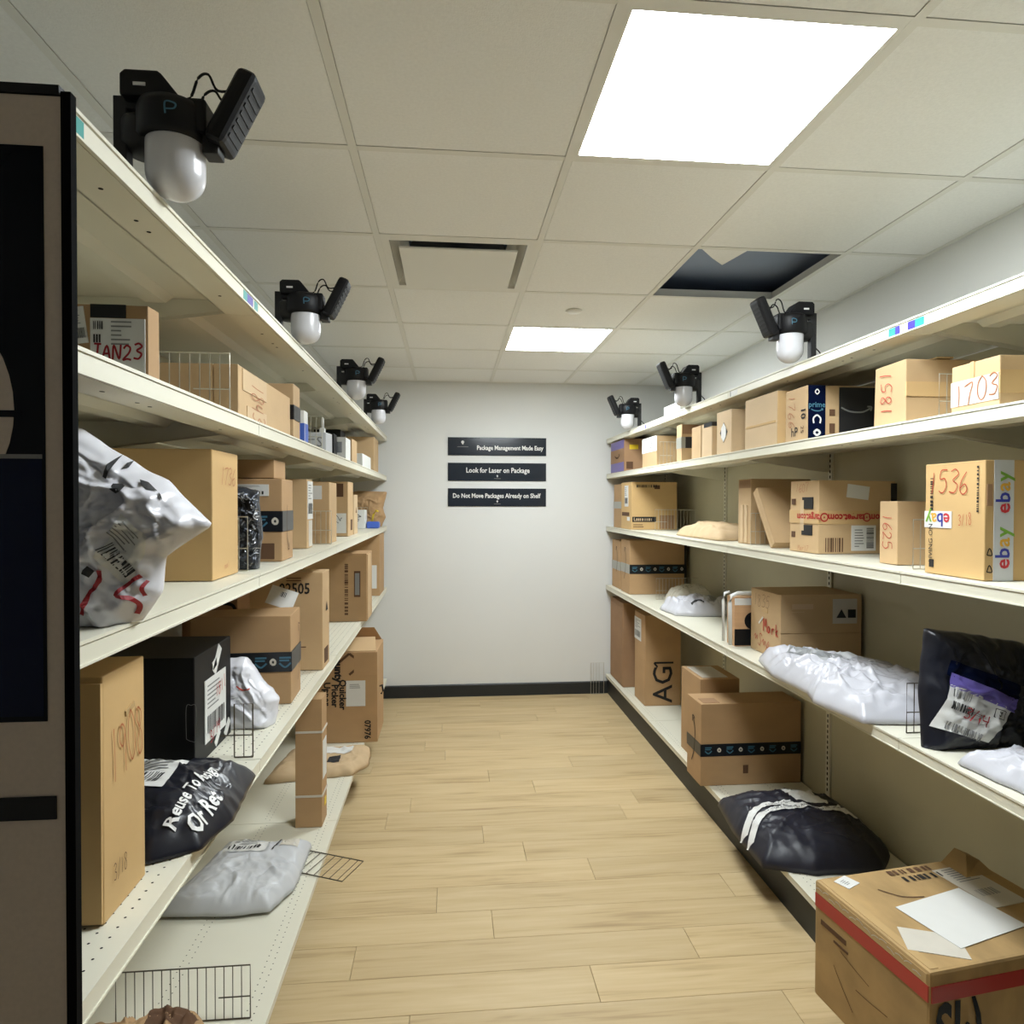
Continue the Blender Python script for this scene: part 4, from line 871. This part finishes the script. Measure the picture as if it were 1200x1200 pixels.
c = Carton('parcel_box', 'narrow upright carton beside the tilted flat carton, right middle shelf', 'R', 1.44, 3.08, Z3, .30, .14, .315, 'card_light'); c.panel('printed_panel', 'aisle', .1, .86, .95, .98, 'card_dark')
for u in (.25, .55): c.panel('slat', 'aisle', u, .02, u + .2, .6, 'card_pale', t=.004)
L = Carton('parcel_box', 'flat carton tilted against its neighbour on the right middle shelf', 'R', 1.41, 2.98, Z3, .40, .045, .30, 'card_light', bev=.002); L.flaps('aisle', .5, vertical=True, gap=.002, t=.002)
L.root.rotation_euler = (-.62, 0, 0); L.root.location = (1.61, 2.795, Z3 + .0145)
c = Carton('parcel_box', 'bulging carton with red printed tape and cut windows, right middle shelf', 'R', 1.43, 2.475, Z3, .335, .20, .292, 'card_light', jit=.008, rot=.05)
c.panel('clear_tape', 'aisle', .0, .40, 1, .58, 'tape_tan'); c.panel('clear_tape', 'near', .0, .40, 1, .58, 'tape_tan')
tc_ = c.text('target.com', 'near', .35, .49, .038, 'tape_red', 180, .0014, sx=.95, lift=.002); c.text('target.com', 'near', .87, .49, .038, 'tape_red', 180, .0014, sx=.95, lift=.002); c.text('target.com', 'aisle', .68, .49, .040, 'tape_red', 180, .001, sx=.9, lift=.002)
for u in (.07, .61):
    c.stick('target_ring', poly_mesh([[(.015 * math.cos(a * PI / 5), .015 * math.sin(a * PI / 5)) for a in range(11)]], .005), 'tape_red', 'near', u, .49, 0, .002); c.stick('target_dot', poly_mesh([[(-.003, 0), (.003, 0)]], .006), 'tape_red', 'near', u, .49, 0, .002)
c.panel('cut_window', 'aisle', .46, .60, .82, .76, 'black_matte'); c.panel('cut_window', 'aisle', .44, .24, .80, .38, 'black_matte'); c.panel('card_strip', 'aisle', .40, .30, .52, .72, 'card_pale', lift=.001)
c.panel('printed_panel', 'aisle', .08, .66, .2, .74, 'print_brown'); c.panel('printed_panel', 'aisle', .08, .2, .2, .28, 'print_brown')
c.hand('1607', 'aisle', .45, .89, .034, 'brown_ink', 0, .05); c.hand('Mar17', 'aisle', .5, .06, .022, 'brown_ink', 0, .06)
c.label('near', .42, .04, .73, .38, 'paper', vertical=True, seed=5); c.panel('sticker', 'near', .36, .74, .64, .92, 'paper', -.12); c.stick('barcode', bars_mesh(.075, .055, 9, 18), 'print_brown', 'near', .2, .12); c.panel('dark_corner', 'near', .93, .7, 1, .95, 'black_matte')
c = Carton('parcel_box', 'small upright carton marked 1625 in front of the red taped carton', 'R', 1.43, 2.015, Z3, .28, .088, .205, 'card_light'); c.hand('1625', 'aisle', .48, .52, .045, 'red_ink', -90, .055)
c = Carton('parcel_box', 'yellow-brown carton marked 1536 with an ebay tape, right middle shelf', 'R', 1.362, 1.585, Z3, .32, .215, .310, 'card_yellow')
c.hand('1536', 'aisle', .42, .83, .062, 'red_ink', -2, .045, fit=.13); c.hand('3/18', 'aisle', .70, .50, .030, 'red_ink', 4, .06, fit=.045)
p = c.panel('ebay_sticker', 'aisle', .0, .42, .48, .57, 'paper'); 
for ch, m, du in (('e', 'ebay_red', .40), ('b', 'ebay_blue', .285), ('a', 'ebay_yellow', .175), ('y', 'ebay_green', .08)): c.text(ch, 'aisle', du, .50, .052, m, 180, .0008, .0016, parent=p)
c.stick('print_lines', bars_mesh(.10, .011, 5, 24), 'print_black', 'aisle', .13, .74, PI / 2, .0012); c.text('LIVING ON', 'aisle', .12, .28, .022, 'print_black', 90); c.stick('print_lines', bars_mesh(.12, .007, 6, 34), 'print_black', 'aisle', .90, .76, PI / 2, .0012); c.panel('printed_icon', 'aisle', .09, .06, .17, .13, 'print_black')
p = c.panel('ebay_tape', 'near', .075, .0, .245, 1, 'poly_grey')
for k0 in (.14, .60):
    for ch, m, dv in (('e', 'ebay_red', 0), ('b', 'ebay_blue', .09), ('a', 'ebay_yellow', .18), ('y', 'ebay_green', .265)): c.text(ch, 'near', .155, k0 + dv, .056, m, 90, .001, .0016, parent=p)
c.panel('printed_label', 'near', .015, .62, .06, .80, 'card_dark'); c.stick('recycle_mark', poly_mesh([[(-.007, -.008), (0, .009), (.007, -.008), (-.007, -.008)]], .003), 'print_black', 'near', .04, .24); c.stick('recycle_mark', poly_mesh([[(-.007, -.008), (0, .009), (.007, -.008), (-.007, -.008)]], .003), 'print_black', 'near', .04, .10)
# fourth right shelf
c = Carton('parcel_box', 'narrow carton with grey tape at the far end, fourth right shelf', 'R', 1.35, 5.18, Z4, .34, .26, .385, 'card'); c.band(.38, .56, 'tape_grey'); c.smile('aisle', .6, .6, .2, 90, 'print_black', .008)
c = Carton('parcel_box', 'wide carton with a black printed tape round it, fourth right shelf', 'R', 1.345, 4.885, Z4, .44, .25, .405, 'card', bev=.003); c.band(.38, .55, 'tape_black', ('near',)); c.band(.38, .55, 'tape_grey', ('aisle',)); c.prime_band(.38, .55, 'near', .03, .97, 8); c.smile('aisle', .5, .55, .24, 85, 'print_black', .006); c.panel('dark_edge_tape', 'near', .955, .05, .998, .99, 'tape_black', lift=.0006)
b = Bag('bubble_bag', 'clear bubble-wrap bag on the fourth right shelf', [(-.1, -.12), (.16, -.16), (.22, .1), (.1, .17), (-.1, .1)], (1.57, 4.36, Z4 + .003), (1, 0, 0), (0, 1, 0), (0, 0, 1), .12, 0, 'bubble', 81, .008, 26)
b = Bag('poly_bag', 'crumpled white plastic mailer before the bubble-wrap bag', [(-.14, .12), (-.12, -.12), (-.02, -.16), (.26, -.18), (.29, .06), (.2, .1), (.1, .12)], (1.49, 4.06, Z4 + .003), (1, 0, 0), (0, 1, 0), (0, 0, 1), .07, 0, 'poly_white', 91, .022, 8, prof=(3, .6), cat='mailer')
b.patch('label', [(.12, -.06), (.22, -.06), (.22, .03), (.12, .03)], 'poly_inside'); b.drape('black_mark', poly_mesh([[(-.04, 0), (.0, .01), (.04, 0)]], .014), 'ink', (.02, -.12))
c = Carton('parcel_box', 'wood-printed carton in a white rounded frame, fourth right shelf', 'R', 1.362, 3.075, Z4, .26, .09, .235, 'wood_print'); c.panel('dark_print', 'near', .0, .02, 1, .35, 'black'); c.panel('white_top_print', 'near', .0, .84, 1, .98, 'paper')
me = bpy.data.meshes.new('disc'); me.from_pydata([(.042 * math.cos(a * PI / 10), .042 * math.sin(a * PI / 10), 0) for a in range(20)], [], [tuple(range(20))]); c.stick('black_disc', me, 'black', 'near', .34, .52, 0, .002)
MB().tube([(-.155, -.052, .01), (-.158, -.052, .21), (-.15, -.052, .245), (-.12, -.052, .255), (.13, -.052, .255)], .010, 8).tube([(-.15, .04, .01), (-.152, .04, .21), (-.145, .04, .245), (-.12, .04, .25)], .007, 8).build('white_frame', 'paper', c.root, True)
c = Carton('parcel_box', 'wide carton marked 1835 with red scribbles, fourth right shelf', 'R', 1.425, 2.76, Z4, .37, .28, .290, 'card_light', jit=.003); c.flaps('near', .42)
c.hand('1835', 'aisle', .40, .83, .058, 'print_brown', 0, .03); c.hand('Mark', 'aisle', .72, .46, .055, 'red_ink', 0, .12); c.hand('~S~A', 'aisle', .42, .19, .06, 'red_ink', -14, .05); c.panel('tape_bit', 'aisle', .28, .50, .46, .53, 'paper_dull', .7); c.panel('pale_patch', 'aisle', .4, .66, .6, .74, 'tape_tan')
c.label('near', .64, .56, .94, .93, 'paper_dull', seed=13, bars=False); c.stick('printed_icon', text_mesh('▲■', .05), 'ink', 'near', .8, .7, 0, .006); c.panel('printed_oval', 'near', .14, .78, .40, .86, 'card_pale'); c.stick('print_lines', lines_mesh(.1, .008, 1, 3), 'card_pale', 'near', .27, .74)
b = Bag('poly_bag', 'long crumpled white plastic bag hanging over the shelf edge', [(-.06, .46), (-.13, .2), (-.12, -.05), (-.16, -.16), (-.12, -.38), (.02, -.40), (.26, -.40), (.33, -.1), (.3, .12), (.1, .30)], (1.40, 2.33, Z4 + .004), (1, 0, 0), (0, 1, 0), (0, 0, 1), .09, 0, 'poly_white', 101, .016, 8, prof=(2.6, .55), na=190, nr=54)
b.patch('grey_fold', [(-.06, .25), (.0, .27), (.06, .02), (-.02, .0)], 'poly_inside'); b.drape('grey_print', poly_mesh([[(-.05, .0), (.0, .015), (.05, .0)]], .012), 'poly_grey', (.15, -.05)); b.patch('clear_label', [(.06, .0), (.13, .0), (.13, .09), (.06, .09)], 'poly_grey'); b.drape('red_mark', poly_mesh([[(-.02, -.01), (0, .01), (.02, -.004)]], .003), 'red_ink', (.2, -.22))  # flat mid-grey patch over part of the white bag
b = Bag('poly_bag', 'black plastic bag with a purple-topped shipping label, fourth right shelf', [(-.20, -.03), (.18, -.03), (.26, .06), (.26, .22), (.14, .28), (.0, .305), (-.15, .325), (-.19, .16)], (1.53, 1.765, Z4 + .005), (1, 0, 0), (0, .18, 1), (-.1, -1, .18), .06, .018, 'poly_black', 111, .011, 10, zmin=Z4 + .0015, prof=(2.6, .55), na=160, nr=48)
b.patch('blue_label_top', [(-.13, .195), (.05, .118), (.068, .165), (-.115, .236)], 'screen_blue', off=.005); b.patch('purple_band', [(-.128, .165), (.04, .090), (.056, .125), (-.118, .202)], 'purple', off=.0065)
p = b.patch('shipping_label', [(-.185, .055), (-.035, .010), (.035, .098), (-.125, .172)], 'paper', off=.0062)
rot = math.radians(-22)
b.drape('barcode', bars_mesh(.05, .022, 5, 16), 'ink_grey', (-.10, .14), rot, .009, p); b.drape('barcode', bars_mesh(.065, .022, 6, 20), 'ink', (-.105, .105), rot, .009, p); b.drape('barcode', bars_mesh(.11, .022, 7, 26), 'ink_grey', (-.105, .042), rot, .009, p); b.drape('print_lines', lines_mesh(.10, .010, 2, 7), 'ink_grey', (-.06, .085), rot, .009, p)
b.drape('boxed_letter', text_mesh('S', .022, .0006), 'ink', (-.005, .088), rot, .009, p); b.drape('boxed_letter_frame', poly_mesh([[(-.012, -.012), (.012, -.012)], [(.012, -.012), (.012, .012)], [(.012, .012), (-.012, .012)], [(-.012, .012), (-.012, -.012)]], .0018), 'ink', (-.005, .088), rot, .009, p)
b.drape('handwriting', hand_mesh('3/14', .030, .11, 5, .02), 'dark_red_ink', (-.07, .08), rot - .05, .0105, p)
b = Bag('poly_bag', 'white plastic bag with a black letter at the near end, fourth right shelf', [(-.05, .15), (-.03, -.05), (-.06, -.2), (.2, -.3), (.36, -.1), (.3, .12), (.1, .17)], (1.38, 1.48, Z4 + .003), (1, 0, 0), (0, 1, 0), (0, 0, 1), .045, 0, 'poly_white', 121, .012, 9)
b.drape('printed_text', text_mesh('NC', .06, .002), 'ink', (.10, .0), -.5, .005)
# lowest right shelf
c = Carton('parcel_box', 'tall plain carton at the far wall on the lowest right shelf', 'R', 1.345, 5.06, Z5, .26, .40, .655, 'card_dark'); c.panel('flap', 'aisle', .03, .02, .97, .93, 'card_dark', t=.003)
c = Carton('parcel_box', 'tall carton printed AG1 on the lowest right shelf', 'R', 1.375, 4.58, Z5, .26, .26, .640, 'card', jit=.004); c.text('AG', 'near', .52, .24, .20, 'print_black', 90, .001, sx=.95); c.stick('printed_text', poly_mesh([[(-.07, 0), (.07, 0)], [(.07, 0), (.045, .025)]], .013), 'print_black', 'near', .52, .48, 0, .0012) if False else c.stick('printed_text', poly_mesh([[(0, -.07), (0, .07)], [(0, .07), (-.03, .045)]], .013), 'print_black', 'near', .52, .475, PI / 2, .0012); c.label('aisle', .0, .68, .62, .93, 'paper', seed=15)
c = Carton('parcel_box', 'carton with black printed tape on the lowest right shelf', 'R', 1.268, 3.255, Z5, .53, .195, .415, 'card', bev=.003, jit=.002); c.band(.36, .51, 'tape_black'); c.prime_band(.36, .51, 'near', .02, .98, 9); c.smile('aisle', .5, .5, .24, 85, 'print_black', .007); c.panel('printed_icon', 'near', .42, .14, .47, .24, 'print_brown'); c.panel('printed_panel', 'top', .04, .1, .2, .5, 'card_dark')
c = Carton('parcel_box', 'small carton with a white label standing behind the black taped carton', 'R', 1.36, 3.50, Z5, .22, .30, .475, 'card'); c.label('top', .1, .1, .75, .9, 'paper_dull', bars=False)
b = Bag('poly_bag', 'navy plastic bag wrapped with white printed tape, lowest right shelf', [(-.26, .28), (-.30, .0), (-.30, -.26), (-.12, -.33), (.16, -.33), (.26, -.22), (.27, .2), (.1, .30)], (1.525, 2.755, Z5 + .003), (1, 0, 0), (0, 1, 0), (0, 0, 1), .120, .0, 'poly_navy', 131, .009, 9, prof=(2.8, .6), na=160, nr=44)
b.patch('white_label', [(-.01, .02), (.13, .01), (.12, .15), (-.02, .16)], 'paper', off=.004)
b.drape('white_tape', poly_mesh([[(-.295, -.08), (-.2, .0), (-.1, .01), (.05, -.04), (.2, -.03), (.262, -.06)]], .034), 'tape_white', (0, 0), 0, .004)
b.drape('white_tape', poly_mesh([[(-.295, -.14), (-.2, -.055), (-.05, -.045), (.08, -.05), (.262, -.10)]], .03), 'tape_white', (0, 0), 0, .0055)
b.drape('printed_text', text_mesh('Hand Made Adorned by Artist Choose Her Way', .018), 'ink', (-.03, -.048), 0, .0085)
b.drape('printed_text', text_mesh('Adorned Choose', .018), 'ink', (-.10, .0), 0, .0085)
# big battered carton at the lower right
c = Carton('parcel_box', 'big battered carton with red tape sticking out at the lower right', 'R', 1.121, 1.448, Z5, .55, .40, .335, 'card_worn', rot=.14, jit=.0, bev=.008)
c.panel('red_tape', 'aisle', .01, .78, .99, .895, 'tape_red'); c.panel('red_tape', 'near', .008, .78, .992, .895, 'tape_red')
c.panel('clear_tape', 'aisle', .022, .90, .978, .974, 'tape_clear', t=.0005); c.panel('clear_tape', 'top', .016, .022, .06, .978, 'tape_clear', t=.0005)
for i in range(14):     # bright highlights on the clear tape, painted as pale strokes
    c.stick('tape_wrinkle', poly_mesh([[(-.012, -.002), (0, .0015), (.013, -.001)]], .0022), 'paper_dull', 'aisle', .05 + .066 * i, .945 + .012 * math.sin(i * 2.3), .3 * math.sin(i * 1.7), .0012)
c.text('SI·)', 'near', .155, .53, .20, 'screen', 0, .004, sx=.55); c.panel('tape_residue', 'aisle', .07, .66, .32, .70, 'print_brown', t=.0004); c.panel('tape_residue', 'aisle', .2, .60, .34, .62, 'print_brown', t=.0004)
for u, v, r in ((.55, .4, .5), (.3, .3, -.4), (.75, .25, .8), (.4, .55, .2)): c.stick('crease', poly_mesh([[(-.05, .02), (-.01, .0), (.05, -.025)]], .0022), 'print_brown', 'aisle', u, v, r, .0008)
c.panel('sticker', 'top', .09, .85, .19, .965, 'paper', .35); c.stick('print_lines', lines_mesh(.03, .025, 4, 4), 'ink_grey', 'top', .14, .91, .35, .0014)
c.stick('print_blocks', bars_mesh(.16, .022, 6, 16), 'print_brown', 'top', .56, .93, 0, .0014); c.stick('print_blocks', bars_mesh(.14, .024, 9, 14), 'print_black', 'top', .58, .84, 0, .0014)
c.stick('crease', poly_mesh([[(-.05, .04), (-.01, -.005), (.05, -.02)]], .004), 'print_brown', 'top', .34, .68, 0, .001)
c.panel('waybill', 'top', .05, .10, .30, .33, 'paper_dull', -.5); c.panel('waybill', 'top', .68, .42, .90, .90, 'paper_dull', .05)
c.stick('print_lines', lines_mesh(.08, .07, 7, 4), 'ink_grey', 'top', .79, .80, .05, .0014); c.stick('barcode', bars_mesh(.07, .03, 4, 20), 'ink_grey', 'top', .79, .58, .05, .0014)
MB().add([(.16, .10, .3355), (.26, .10, .3355), (.26, .19, .3355), (.16, .19, .3355), (.21, .15, .375), (.26, .15, .352), (.26, .19, .352), (.21, .19, .375)], [(0, 1, 5, 4), (1, 2, 6, 5), (2, 3, 7, 6), (3, 0, 4, 7), (4, 5, 6, 7), (0, 3, 2, 1)]).build('raised_flap', 'card_worn', c.root)
sheet = MB().box(-.125, .125, -.09, .09, 0, .001).build('paper_sheet', 'paper'); sheet.location = (1.351, 1.639, Z5 + .3385); sheet.rotation_euler = (0, 0, .28); tag(sheet, 'blank white paper sheet lying on the big battered carton', 'paper')
